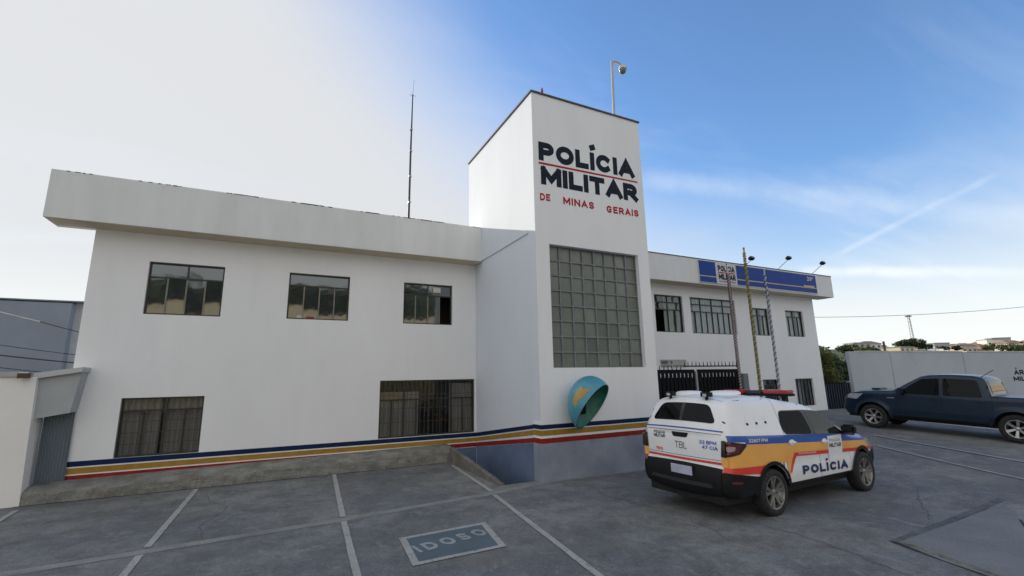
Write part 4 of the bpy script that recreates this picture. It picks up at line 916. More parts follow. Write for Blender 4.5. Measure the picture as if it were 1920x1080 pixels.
# ------------------------------------------------------------------ vehicles
def clip_half(poly, ax, lim, keep_greater):
    out_ = []; n = len(poly)
    for i in range(n):
        p, q = poly[i], poly[(i+1) % n]; a = (p[ax]-lim) if keep_greater else (lim-p[ax]); b_ = (q[ax]-lim) if keep_greater else (lim-q[ax])
        if a >= 0: out_.append(p)
        if (a > 0 and b_ < 0) or (a < 0 and b_ > 0): t = a/(a-b_); out_.append((p[0]+(q[0]-p[0])*t, p[1]+(q[1]-p[1])*t))
    return out_
def clip_line(poly, a, b_, c):
    """keep a*x+b*z+c >= 0"""
    out_ = []; n = len(poly)
    for i in range(n):
        p, q = poly[i], poly[(i+1) % n]; d0 = a*p[0]+b_*p[1]+c; d1 = a*q[0]+b_*q[1]+c
        if d0 >= 0: out_.append(p)
        if (d0 > 0 and d1 < 0) or (d0 < 0 and d1 > 0): t = d0/(d0-d1); out_.append((p[0]+(q[0]-p[0])*t, p[1]+(q[1]-p[1])*t))
    return out_
def above(poly, x0, z0, x1, z1):   # keep what lies above the line (x0,z0)-(x1,z1), x1 > x0
    return clip_line(poly, -(z1-z0), (x1-x0), (z1-z0)*x0-(x1-x0)*z0)
def below(poly, x0, z0, x1, z1): return clip_line(poly, (z1-z0), -(x1-x0), -(z1-z0)*x0+(x1-x0)*z0)
def area2(p): return sum(p[i][0]*p[(i+1) % len(p)][1]-p[(i+1) % len(p)][0]*p[i][1] for i in range(len(p)))/2
def cells(poly, cell):
    """cut a (possibly concave) polygon into cells; returns verts, faces"""
    if len(poly) < 3: return [], []
    if area2(poly) < 0: poly = poly[::-1]
    x0 = min(p[0] for p in poly); x1 = max(p[0] for p in poly); idx = {}; V = []; F = []
    def v(p):
        k = (round(p[0], 5), round(p[1], 5))
        if k not in idx: idx[k] = len(V); V.append(p)
        return idx[k]
    i0 = math.floor(x0/cell); i1 = math.ceil(x1/cell)
    for i in range(i0, i1):
        col_ = clip_half(clip_half(poly, 0, i*cell, True), 0, (i+1)*cell, False)
        if len(col_) < 3: continue
        z0 = min(p[1] for p in col_); z1 = max(p[1] for p in col_)
        for j in range(math.floor(z0/cell), math.ceil(z1/cell)):
            c = clip_half(clip_half(col_, 1, j*cell, True), 1, (j+1)*cell, False)
            if len(c) < 3 or abs(area2(c)) < 1e-8: continue
            f = []
            for p in c:
                k = v(p)
                if not f or f[-1] != k: f.append(k)
            if len(f) > 1 and f[0] == f[-1]: f.pop()
            if len(set(f)) == len(f) and len(f) > 2: F.append(tuple(f))
            elif len(set(f)) > 2:
                g = []
                for k in f:
                    if k not in g: g.append(k)
                F.append(tuple(g))
    return V, F
def smooth_profile(pts, sub=5, sharp=()):
    out_ = []; n = len(pts); P_ = [Vector(p) for p in pts]
    for i in range(n-1):
        p1, p2 = P_[i], P_[i+1]
        p0 = P_[i-1] if i > 0 and i not in sharp else p1-(p2-p1); p3 = P_[i+2] if i+2 < n and (i+1) not in sharp else p2+(p2-p1)
        L_ = (p2-p1).length
        m1 = (p2-p0)*.5; m2 = (p3-p1)*.5
        if m1.length > 1.1*L_: m1 = m1.normalized()*1.1*L_
        if m2.length > 1.1*L_: m2 = m2.normalized()*1.1*L_
        for k in range(sub):
            t = k/sub; h00 = 2*t**3-3*t*t+1; h10 = t**3-2*t*t+t; h01 = -2*t**3+3*t*t; h11 = t**3-t*t
            out_.append(p1*h00+m1*h10+p2*h01+m2*h11)
    out_.append(P_[-1]); return out_
class Shell:
    def __init__(s, prof, W, root, wheels, arch_r, roll=.09, zsill=.36, crown=lambda x, z: .02, sharp=(), wheel_z=.325):
        s.P = smooth_profile(prof, 5, sharp); s.W = W; s.root = root; s.roll = roll; s.crown = crown
        s.S = [0.0]
        for i in range(1, len(s.P)): s.S.append(s.S[-1]+(s.P[i]-s.P[i-1]).length)
        # outline incl. wheel arches, bottom from front to rear
        bot = []
        xf, xr = s.P[-1].x, s.P[0].x
        for wx in sorted(wheels, reverse=True):
            h = math.asin(min(1, (zsill-wheel_z)/arch_r)); 
            a0 = h; a1 = math.pi-h
            for k in range(25): q = a0+(a1-a0)*k/24; bot.append((wx+arch_r*math.cos(q), wheel_z+arch_r*math.sin(q)))
        s.outline = [(p.x, p.y) for p in s.P]+bot
        s.zsill = zsill; s.wheels = wheels; s.ar = arch_r; s.wz = wheel_z
    def dist(s, x, z):
        best = 9
        for i in range(len(s.P)-1):
            a = s.P[i]; b_ = s.P[i+1]
            if min(a.x, b_.x)-.15 > x or max(a.x, b_.x)+.15 < x: continue
            ab = b_-a; t = max(0, min(1, ((x-a.x)*ab.x+(z-a.y)*ab.y)/max(1e-9, ab.length_squared))); dx_ = x-a.x-ab.x*t; dz_ = z-a.y-ab.y*t; d = dx_*dx_+dz_*dz_
            if d < best: best = d
        return math.sqrt(best)
    def y(s, x, z):
        r = s.roll; d = s.dist(x, z); w_ = s.W(x, z)
        if d >= r: return w_
        return w_-r*(1-math.sqrt(max(0, 1-((r-d)/r)**2)))
    def side_pt(s, x, z, side, off=0.):
        y = s.y(x, z)
        if off:
            e = .012; yx = (s.y(x+e, z)-s.y(x-e, z))/(2*e); yz = (s.y(x, z+e)-s.y(x, z-e))/(2*e)
            yx = max(-2, min(2, yx)); yz = max(-2, min(2, yz)); n = Vector((-yx, 1, -yz)).normalized(); x += n.x*off; y += n.y*off; z += n.z*off
        return (x, side*y, z)
    def side(s, name, poly, side, off, m_, cell=.05, parent=None):
        V, F = cells(poly, cell)
        V = [s.side_pt(p[0], p[1], side, off) for p in V]
        if side > 0: F = [f[::-1] for f in F]
        return s.make(name, V, F, m_, parent)
    def make(s, name, V, F, m_, parent=None):
        me = bpy.data.meshes.new(name); me.from_pydata([tuple(v) for v in V], [], F); me.polygons.foreach_set('use_smooth', [True]*len(me.polygons)); me.update()
        return link(name, me, m_, parent or s.root)
    def at(s, t):
        t = max(0, min(s.S[-1], t))
        import bisect
        i = max(1, min(len(s.S)-1, bisect.bisect_left(s.S, t))); f = (t-s.S[i-1])/max(1e-9, s.S[i]-s.S[i-1]); p = s.P[i-1].lerp(s.P[i], f)
        def tan(k): a = s.P[max(0, k-1)]; b_ = s.P[min(len(s.P)-1, k+1)]; return (b_-a).normalized()
        tg = (tan(i-1)*(1-f)+tan(i)*f).normalized(); return p, Vector((-tg.y, tg.x)) if True else None
    def strip_pt(s, t, y, off=0.):
        p, n = s.at(t); Y = max(.05, s.W(p.x, p.y)-s.roll); q = min(1, abs(y)/Y); c = s.crown(p.x, p.y)*(1-q*q)+off
        return (p.x+n.x*c, y, p.y+n.y*c)
    def strip(s, name, poly, off, m_, cell=.05, parent=None):
        V, F = cells(poly, cell)
        return s.make(name, [s.strip_pt(p[0], p[1], off) for p in V], F, m_, parent)
    def s_near(s, x, z):
        return min(range(len(s.P)), key=lambda i: (s.P[i].x-x)**2+(s.P[i].y-z)**2)
    def sn(s, x, z):
        best = (9, 0)
        for i in range(len(s.P)-1):
            a = s.P[i]; ab = s.P[i+1]-a; t = max(0, min(1, ((x-a.x)*ab.x+(z-a.y)*ab.y)/max(1e-9, ab.length_squared))); d = (Vector((x, z))-a-ab*t).length
            if d < best[0]: best = (d, s.S[i]+t*(s.S[i+1]-s.S[i]))
        return best[1]
    def full_strip(s, name, s0, s1, off, m_, gap=0.):
        """whole width strip between two profile lengths"""
        n = max(2, int((s1-s0)/.03)); V = []; F = []; k = 15
        for i in range(n+1):
            t = s0+gap+(s1-s0-2*gap)*i/n; p, nn = s.at(t); Y = max(.05, s.W(p.x, p.y)-s.roll)
            for j in range(k): V.append(s.strip_pt(t, -Y+2*Y*j/(k-1), off))
        F = [(i*k+j, (i+1)*k+j, (i+1)*k+j+1, i*k+j+1) for i in range(n) for j in range(k-1)]
        return s.make(name, V, F, m_)
    def inner(s, m_, tread_in=.30):
        """dark under-skin, wheel wells and floor"""
        for sd in (-1, 1): s.side('body_liner', s.outline, sd, -.006, m_, .06)
        s.full_strip('body_liner', 0, s.S[-1], -.006, m_)
        for wx, sd in [(a_, b_) for a_ in s.wheels for b_ in (-1, 1)]:
                mb = MB(); h = math.asin((s.zsill-s.wz)/s.ar)
                V = []; n = 20
                for k in range(n+1):
                    q = h+(math.pi-2*h)*k/n; x = wx+s.ar*math.cos(q); z = s.wz+s.ar*math.sin(q); V += [(x, sd*s.y(x, z), z), (x, sd*(s.W(wx, .6)-tread_in), z)]
                mb.add(V, [(2*k, 2*k+1, 2*k+3, 2*k+2) for k in range(n)]); mb.add([V[2*k+1] for k in range(n+1)], [tuple(range(n+1))])
                mb.build('wheel_well', m_, s.root, local=True)
def wheel(root, x, y, z, rad, wid, side, m_rim, spokes=10, rim_r=.66, m_ty=None, double=False):
    m_ty = m_ty or mat('tyre rubber', (.028, .028, .03), .85, var=.3, scale=20, bump=.4)
    w_ = MB().lathe([(.001, -.02), (rad*.5, -.02), (rad*.5, .02), (.001, .02)], 20, 'Y', (0, 0, 0)).build('wheel', M_BLACK, root, local=True)
    w_.location = (x, y, z); w_.rotation_euler = (0, random.uniform(0, 3), 0 if side < 0 else math.pi)
    h = wid/2; rr = rad*rim_r
    MB().lathe([(rr, -h*.9), (rr*1.05, -h), (rad*.86, -h*1.02), (rad*.96, -h*.86), (rad, -h*.55), (rad, h*.55), (rad*.96, h*.86), (rad*.86, h), (rr, h*.9)], 40, 'Y').build('tyre', m_ty, w_, local=True)
    rb = MB().lathe([(rr, -h*.92), (rr*.95, -h*.95), (rr*.91, -h*.75), (rr*.86, h*.3), (.02, h*.3)], 40, 'Y')
    rb.lathe([(rad*.16, -h*.25), (rad*.15, -h*.62), (rad*.10, -h*.70), (.001, -h*.72)], 16, 'Y')
    for k in range(spokes):
        q0 = 2*math.pi*k/spokes+(0 if not double else ((-1)**k)*.12)
        c, s_ = math.cos(q0), math.sin(q0); w0, w1 = rad*.055, rad*.075
        if not double: w0, w1 = rad*.06, rad*.10
        r0, r1 = rad*.10, rr*.95
        P_ = []
        for (r_, ww, yy0, yy1) in ((r0, w0, -h*.64, -h*.35), (r1, w1, -h*.90, -h*.60)):
            for (a, yv) in ((-ww, yy0), (ww, yy0), (ww, yy1), (-ww, yy1)): P_.append((r_*c-a*s_, yv, r_*s_+a*c))
        rb.add(P_, [(0, 1, 2, 3), (7, 6, 5, 4), (0, 4, 5, 1), (1, 5, 6, 2), (2, 6, 7, 3), (3, 7, 4, 0)])
    rb.build('rim', m_rim, w_, local=True)
    return w_
M_CWH = mat('white car paint', (.90, .91, .93), .32, var=.025, scale=2, coat=.5, fine=.02)
M_CBK = mat('black car plastic', (.010, .011, .013), .6, var=.2, scale=6, spec=.25)
M_UND = mat('dark underbody', (.01, .01, .011), .8)
M_CGF = glass('lighter car side glass', .06, None, back=(.01, .012, .012), fk=.25)
M_RIM = mat('dusty alloy', (.30, .295, .27), .38, metal=.7, var=.12, scale=9)
M_CGL = glass('dark tinted car glass', .015, None, back=(.004, .005, .006), fk=.08)
M_CBL = mat('car livery blue', (.022, .10, .46), .35, var=.03, coat=.4); M_COR = mat('car livery orange', (1., .485, .105), .35, var=.03, coat=.4); M_CRD = mat('car livery red', (.82, .05, .03), .35, var=.04, coat=.4)
M_TL = mat('tail lamp red', (.14, .012, .012), .15, coat=1.); M_TLD = mat('tail lamp smoked', (.03, .012, .014), .12, coat=1.); M_TLC = mat('tail lamp clear', (.45, .33, .35), .12, coat=1.)
def arc(cx_, cz_, r, a0, a1, n=14): return [(cx_+r*math.cos(a0+(a1-a0)*k/n), cz_+r*math.sin(a0+(a1-a0)*k/n)) for k in range(n+1)]
def rounded(pts, r=.04, n=4):
    out_ = []; N_ = len(pts)
    for i in range(N_):
        p0, p1, p2 = Vector(pts[i-1]), Vector(pts[i]), Vector(pts[(i+1) % N_]); a = (p0-p1); b_ = (p2-p1); ra = min(r, a.length*.45, b_.length*.45); A = p1+a.normalized()*ra; C_ = p1+b_.normalized()*ra
        for k in range(n+1): t = k/n; q_ = A*(1-t)**2+p1*2*t*(1-t)+C_*t*t; out_.append((q_.x, q_.y))
    return out_

def police_car():
    root = empty('police_pickup', (0, 0, 0), 'white police pickup with canopy, blue and orange livery and red light bar', 'police car')
    prof = [(-.84, .34), (-.95, .37), (-1.0, .46), (-1.005, .60), (-.975, .70), (-.945, .76), (-.94, .95), (-.93, 1.12), (-.90, 1.27), (-.83, 1.45), (-.75, 1.60), (-.66, 1.67), (-.48, 1.705), (0, 1.72), (.42, 1.685), (.75, 1.635), (1.1, 1.585), (1.38, 1.535), (1.56, 1.47), (1.85, 1.31), (2.15, 1.13), (2.30, 1.05), (2.6, 1.00), (2.95, .935), (3.22, .85), (3.38, .74), (3.43, .60), (3.42, .46), (3.33, .33)]
    def W(x, z):
        w_ = .862
        if x > 2.2: w_ -= .125*((x-2.2)/1.2)**2
        if x < -.35: w_ -= .06*((-.35-x)/.62)**2
        zb = 1.13-.03*x
        if z > zb: w_ -= (z-zb)*.27+(z-zb)**2*.05
        if z < .55: w_ -= (.55-z)*.12
        if zb-.12 < z < zb: pass
        w_ -= .012*math.exp(-((z-.70)/.10)**2) if .3 < x < 2.35 else 0
        return w_
    def crownf(x, z):
        if x < -.5: return .045 if z < 1.2 else .06
        if x > 3.0: return .10
        if 1.5 < x < 2.25: return .05
        return .035
    S = Shell(prof, W, root, [0, 2.737], .395, roll=.085, zsill=.375, crown=crownf)
    S.inner(M_UND)
    O = S.outline
    g = .004
    band = lambda a, b_: clip_half(clip_half(O, 0, a+g, True), 0, b_-g, False)
    for sd in (-1, 1):
        S.side('quarter_panel', above(band(-1.1, .40), -1.0, .70, -.38, .60), sd, .0, M_CWH, .045)
        S.side('rear_door', band(.40, 1.335), sd, .0, M_CWH, .045)
        S.side('front_door', band(1.335, 2.29), sd, .0, M_CWH, .045)
        S.side('front_fender', band(2.29, 3.6), sd, .0, M_CWH, .045)
        # livery bands
        blue = below(above(O, -1.0, 1.085, 2.6, .875), -1.0, 1.205, 2.6, 1.0)
        blue = clip_half(clip_half(blue, 0, -.58, True), 0, 3.02, False)
        S.side('blue_band', blue, sd, .005, M_CBL, .045)
        bb = clip_half(clip_half(below(above(O, -1.0, 1.12, 2.6, .91), -1.0, 1.205, 2.6, 1.0), 0, -.9, True), 0, -.578, False)
        S.side('blue_band', bb, sd, .005, M_CBL, .045)
        ora = below(O, -1.0, 1.085, 2.6, .875)
        o1 = clip_half(above(ora, -1.0, .76, .45, .72), 0, .41, False)
        o1b = clip_half(clip_half(above(clip_half(ora, 0, .41, True), 0, .875, 3.4, .72), 0, .41, True), 0, 3.3, False)
        S.side('orange_band', o1, sd, .005, M_COR, .045); S.side('orange_band', o1b, sd, .005, M_COR, .045)
        tri = [(.405, .50), (.45, .55), (.63, .79), (.63, .862), (.405, .885)]; S.side('orange_band', tri, sd, .005, M_COR, .045)
        rd = clip_half(below(above(O, -1.0, .68, .0, .60), -1.0, .757, .45, .717), 0, .0, False); S.side('red_band', rd, sd, .005, M_CRD, .045)
        r2b = clip_half(below(above(O, 0, .815, 3.4, .66), 0, .873, 3.4, .718), 0, .60, True); r2b = clip_half(r2b, 0, 3.3, False)
        S.side('red_band', r2b, sd, .0065, M_CRD, .045)
        S.side('red_band', [(.43, .56), (.48, .56), (.66, .79), (.66, .845), (.60, .845)], sd, .0072, M_CRD, .045)
        S.side('emblem_panel', [(1.60, .62), (2.04, .62), (2.06, 1.02), (1.61, 1.02)], sd, .0085, M_CWH, .045)
        # lower black parts
        S.side('rear_bumper_side', clip_half(below(O, -1.0, .70, -.38, .60), 0, -.0, False), sd, .014, M_CBK, .04)
        S.side('sill', clip_half(clip_half(below(O, 0, .415, 3, .40), 0, .2, True), 0, 2.6, False), sd, .008, M_CBK, .05)
        fb = clip_half(below(O, 3.0, .60, 3.4, .70), 0, 3.05, True); S.side('front_bumper_side', fb, sd, .01, M_CBK, .04)
        for wx in (0, 2.737):
            ring = arc(wx, .325, .45, .06, math.pi-.06, 22)+arc(wx, .325, .396, math.pi-.10, .10, 22)
            ring = [p for p in ring]; S.side('arch_trim', ring, sd, .018, M_CBK, .04)
        # windows
        rw_ = rounded([(.44, 1.14), (1.19, 1.085), (1.11, 1.455), (.48, 1.475), (.40, 1.27)], .09)
        fw_ = rounded([(1.27, 1.08), (2.12, 1.035), (1.86, 1.24), (1.55, 1.425), (1.19, 1.45)], .05)
        trim = rounded([(.425, 1.128), (2.16, 1.022), (1.875, 1.25), (1.56, 1.437), (1.15, 1.468), (.47, 1.488), (.385, 1.27)], .08)
        S.side('window_trim', trim, sd, .003, mat('grey pillar trim', (.07, .075, .08), .5), .04)
        S.side('rear_side_window', rw_, sd, .006, M_CGL, .05); S.side('front_side_window', fw_, sd, .006, M_CGF, .05)
        # handles
        for hx, hz_ in ((.56, 1.0), (1.50, .945)):
            S.side('handle_recess', [(hx-.10+.02*math.cos(q), hz_+.045*math.sin(q)) if False else (hx+.085*math.cos(q), hz_+.048*math.sin(q)) for q in [k*math.pi/8 for k in range(16)]], sd, .0105, M_CWH, .03)
            hp = S.side_pt(hx, hz_, sd, .03); MB().box(-.09, .09, -.012, .012, -.014, .014).build('handle', M_CWH, root, .008, local=True).location = hp
        for k, vx in enumerate((-.42, -.19, .04)):
            S.side('vent_hole', [(vx+.028*math.cos(q), 1.335+.020*math.sin(q)) for q in [j*math.pi/6 for j in range(12)]], sd, .004, M_CBK, .03)
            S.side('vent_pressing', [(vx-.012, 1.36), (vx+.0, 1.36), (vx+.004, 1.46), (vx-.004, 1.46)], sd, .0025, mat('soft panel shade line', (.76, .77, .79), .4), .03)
        # tail lamps wrap the corner
        tl_ = rounded([(-.985, 1.13), (-.60, 1.075), (-.56, 1.05), (-.72, .935), (-.985, .90)], .03)
        S.side('tail_lamp', tl_, sd, .012, M_TLD, .03)
        S.side('lamp_lens', rounded([(-.95, 1.10), (-.66, 1.06), (-.76, .965), (-.95, .94)], .03), sd, .016, M_TL, .03)
        S.side('lamp_lens', rounded([(-.92, 1.055), (-.80, 1.045), (-.82, .99), (-.92, .975)], .02), sd, .0195, M_TLC, .03)
        S.side('head_lamp', rounded([(2.98, .86), (3.30, .80), (3.36, .70), (3.15, .72)], .03), sd, .008, mat('head lamp glass', (.45, .48, .52), .08, coat=1.), .03)
        S.side('reflector', [(-.93, .545), (-.72, .53), (-.73, .56), (-.93, .58)], sd, .018, M_TL, .05)
    # strip panels
    sn = S.sn
    s_b = sn(-.96, .735); s_t = sn(-.915, 1.205); s_r = sn(-.66, 1.67); s_w0 = sn(1.50, 1.52); s_w1 = sn(2.24, 1.08); s_h = sn(3.22, .85); s_e = S.S[-1]
    S.full_strip('rear_bumper', 0, s_b, .012, M_CBK); S.full_strip('tailgate', s_b, s_t, 0, M_CWH, .004); S.full_strip('canopy_hatch', s_t, s_r, 0, M_CWH, .004)
    S.full_strip('roof', s_r, s_w0, 0, M_CWH, .003); S.full_strip('windscreen', s_w0, s_w1, .0, M_CGL, .0); S.full_strip('bonnet', s_w1, s_h, 0, M_CWH, .004); S.full_strip('front_bumper', s_h, s_e, 0, M_CWH, .004)
    S.strip('grille', [(sn(3.37, .76), -.5), (sn(3.43, .62), -.5), (sn(3.43, .62), .5), (sn(3.37, .76), .5)], .006, M_CBK)
    z2s = lambda z: sn(-.93, z) if z < 1.25 else sn(-.9+(z-1.27)*.42, z)
    # rear glass (poly in s, y; CCW seen from outside needs s to +y order handled by cells)
    gl = rounded([(z2s(1.345), -.62), (z2s(1.345), .62), (z2s(1.61), .46), (z2s(1.61), -.46)], .09)
    S.strip('rear_window', gl, .006, M_CGL, .05)
    S.strip('window_divider', [(z2s(1.345), -.04), (z2s(1.345), .02), (z2s(1.61), .02), (z2s(1.61), -.04)], .0085, mat('slightly lighter glass', (.02, .02, .022), .3), .05)
    def tail(u0, u1, z0, z1, off=.006):
        return lambda u, v: S.strip_pt(z2s(z0+(z1-z0)*v), u0+(u1-u0)*u, off)
    S.strip('gate_line', [(z2s(1.245), -.74), (z2s(1.245), .74), (z2s(1.26), .74), (z2s(1.26), -.74)], .003, M_CBL, .05)
    S.strip('tailgate_handle', rounded([(z2s(1.115), -.13), (z2s(1.115), .13), (z2s(1.19), .17), (z2s(1.19), -.17)], .03), .006, M_CBK, .03)
    k0 = root
    text_obj('lettering', 'POLÍCIA', tail(.56, .30, 1.135, 1.175), M_INK, k0, .2, local=True); text_obj('lettering', 'MILITAR', tail(.56, .30, 1.075, 1.125), M_INK, k0, .2, local=True)
    text_obj('lettering', 'TBL', tail(.10, -.13, .95, 1.05), mat('dark grey decal', (.12, .13, .12), .5), k0, .12, local=True)
    text_obj('lettering', '32 BPM', tail(-.36, -.64, 1.055, 1.105), M_CBL, k0, .2, local=True); text_obj('lettering', '47 CIA', tail(-.40, -.66, .985, 1.035), M_CBL, k0, .2, local=True)
    text_obj('lettering', '190', tail(.52, .36, .875, .925), M_CRD, k0, .2, local=True)
    S.strip('gate_line', [(z2s(.845), -.75), (z2s(.845), .75), (z2s(.852), .75), (z2s(.852), -.75)], .003, M_CBL, .05)
    S.strip('red_band', [(z2s(.785), -.75), (z2s(.785), .75), (z2s(.822), .75), (z2s(.822), -.75)], .003, M_CRD, .05)
    for k in range(17):
        y = -.74+k*.087; S.strip('hatch_mark', [(z2s(.787), y), (z2s(.787), y+.018), (z2s(.820), y+.036), (z2s(.820), y+.018)], .0045, mat('hatch orange', (.62, .16, .06), .4), .1)
    MB().box(-.004, .004, -.20, .20, -.065, .065).build('number_plate', mat('blank plate', (.50, .53, .68), .5, var=.1, scale=4), root, .003, local=True).location = (-1.068, -.06, .655)
    MB().box(-.006, .002, -.22, .22, -.08, .08).build('plate_recess', M_UND, root, local=True).location = (-1.062, -.06, .655)
    S.strip('bumper_step', [(sn(-1.0, .47), -.60), (sn(-1.0, .47), .60), (sn(-1.0, .52), .55), (sn(-1.0, .52), -.55)], .022, mat('worn dark plastic', (.03, .03, .035), .7), .05)
    for sd in (-1, 1):
        S.strip('tail_lamp', rounded([(z2s(.90), sd*.70), (z2s(.90), sd*.785), (z2s(1.13), sd*.785), (z2s(1.13), sd*.72)], .01), .008, M_TLD, .04)
        S.strip('orange_corner', [(z2s(.765), sd*.70), (z2s(.765), sd*.80), (z2s(.895), sd*.80), (z2s(.895), sd*.70)], .004, M_COR, .05)
    # side lettering
    def st(sd, x0, x1, z0a, z1a, z0b, z1b, off=.0105):
        def fn(u, v):
            if sd > 0: u = 1-u
            z = (z0a+(z0b-z0a)*u)*(1-v)+(z1a+(z1b-z1a)*u)*v
            return S.side_pt(x0+(x1-x0)*u, z, sd, off)
        return fn
    for sd in (-1, 1):
        text_obj('lettering', 'POLÍCIA', st(sd, .78, 2.16, .50, .63, .455, .59), M_CBL if False else mat('navy decal', (.012, .022, .13), .4), root, .27, local=True, gap=.24)
        text_obj('lettering', 'POLÍCIA', st(sd, 1.66, 2.0, .925, .97, .915, .96), M_CRD if False else mat('grey decal', (.30, .31, .33), .4), root, .2, local=True)
        text_obj('lettering', 'MILITAR', st(sd, 1.64, 2.02, .835, .90, .825, .89), M_INK, root, .24, local=True)
        text_obj('lettering', '32807/PM', st(sd, -.52, -.06, 1.085, 1.135, 1.06, 1.11), M_CWH, root, .2, local=True)
        text_obj('lettering', 'POLICIAMILITAR.MG', st(sd, .72, 1.22, .81, .835, .785, .81), M_CWH, root, .16, local=True)
    # mirror, wipers, roof gear
    for sd in (-1, 1):
        mm_ = MB().box(-.07, .08, -.10, .10, -.085, .085).build('mirror', M_CBK, root, .035, local=True); mm_.location = (2.13, sd*.97, 1.10)
        MB().box(-.03, .03, -.09, .02, -.02, .02).build('mirror_arm', M_CBK, mm_, local=True).location = (0, -sd*.09+.0, -.06)
        MB().box(-.062, .0, -.085, .085, -.07, .07).build('mirror_glass', mat('mirror glass', (.12, .12, .12), .08, metal=1), mm_, .002, local=True).location = (-.012, 0, 0)
    zr = 1.655+.03
    lb = MB().box(-.13, .13, -.62, .62, 0, .045).build('light_bar', M_CBK, root, .012, local=True); lb.location = (1.16, 0, 1.685)
    M_RL = mat('red bar lens', (.55, .012, .03), .2, coat=1.)
    for a_, b_ in ((-.62, -.16), (.16, .62)): MB().box(-.12, .12, a_, b_, .046, .105).build('bar_lens', M_RL, lb, .022, local=True)
    MB().box(-.115, .115, -.155, .155, .046, .098).build('bar_centre', mat('smoked bar centre', (.02, .02, .05), .15, coat=1.), lb, .01, local=True)
    for y in (-.50, .50): MB().box(-.05, .05, -.03, .03, -.10, .0).build('bar_foot', M_CBK, lb, local=True).location = (0, y, 0)
    for (x, y, l_, w2_) in ((-.30, .30, .40, .36), (.08, -.12, .46, .40)):
        V = []; 
        pf_ = [(0, 1.0), (.03, .98), (.055, .86), (.065, .6), (.07, 0)]
        nn2 = 24; rings = []
        for (h_, k_) in pf_:
            ring = []
            for q in range(nn2):
                a_ = 2*math.pi*q/nn2; cxx = math.copysign(abs(math.cos(a_))**.5, math.cos(a_)); syy = math.copysign(abs(math.sin(a_))**.5, math.sin(a_)); ring.append((l_/2*k_*cxx, w2_/2*k_*syy, h_))
            rings += ring
        F_ = [(i*nn2+q, i*nn2+(q+1) % nn2, (i+1)*nn2+(q+1) % nn2, (i+1)*nn2+q) for i in range(4) for q in range(nn2)]
        o_ = MB().add(rings, F_, True).build('roof_vent', M_CWH, root, local=True); o_.location = (x, y, 1.742); o_.scale = (1, 1, 1.0)
    for y in (.36, -.36):
        e_ = MB().tube([(0, 0, -.05), (0, 0, .03)], .024, 8).box(-.05, .05, -.075, .075, .03, .10).build('rear_spotlight', M_CBK, root, local=True); e_.location = (-.70, y, 1.705)
        MB().box(-.054, -.0505, -.035, .035, .037, .078).build('lamp_lens', mat('clear lens', (.6, .6, .6), .1), e_, local=True)
    MB().box(-.95, 3.3, -.70, .70, .24, .40).build('underbody', M_UND, root, local=True)
    MB().tube([(0, -.62, .325), (0, .62, .325)], .05, 8).build('axle', M_UND, root, local=True)
    for wx in (0, 2.737):
        for sd in (-1, 1): wheel(root, wx, sd*.765, .325, .335, .21, sd, M_RIM, 10, .70, double=True)
    return root
pc = police_car()
pc.location = (6.69, 5.66, 0); pc.rotation_euler = (0, 0, math.radians(3.2))

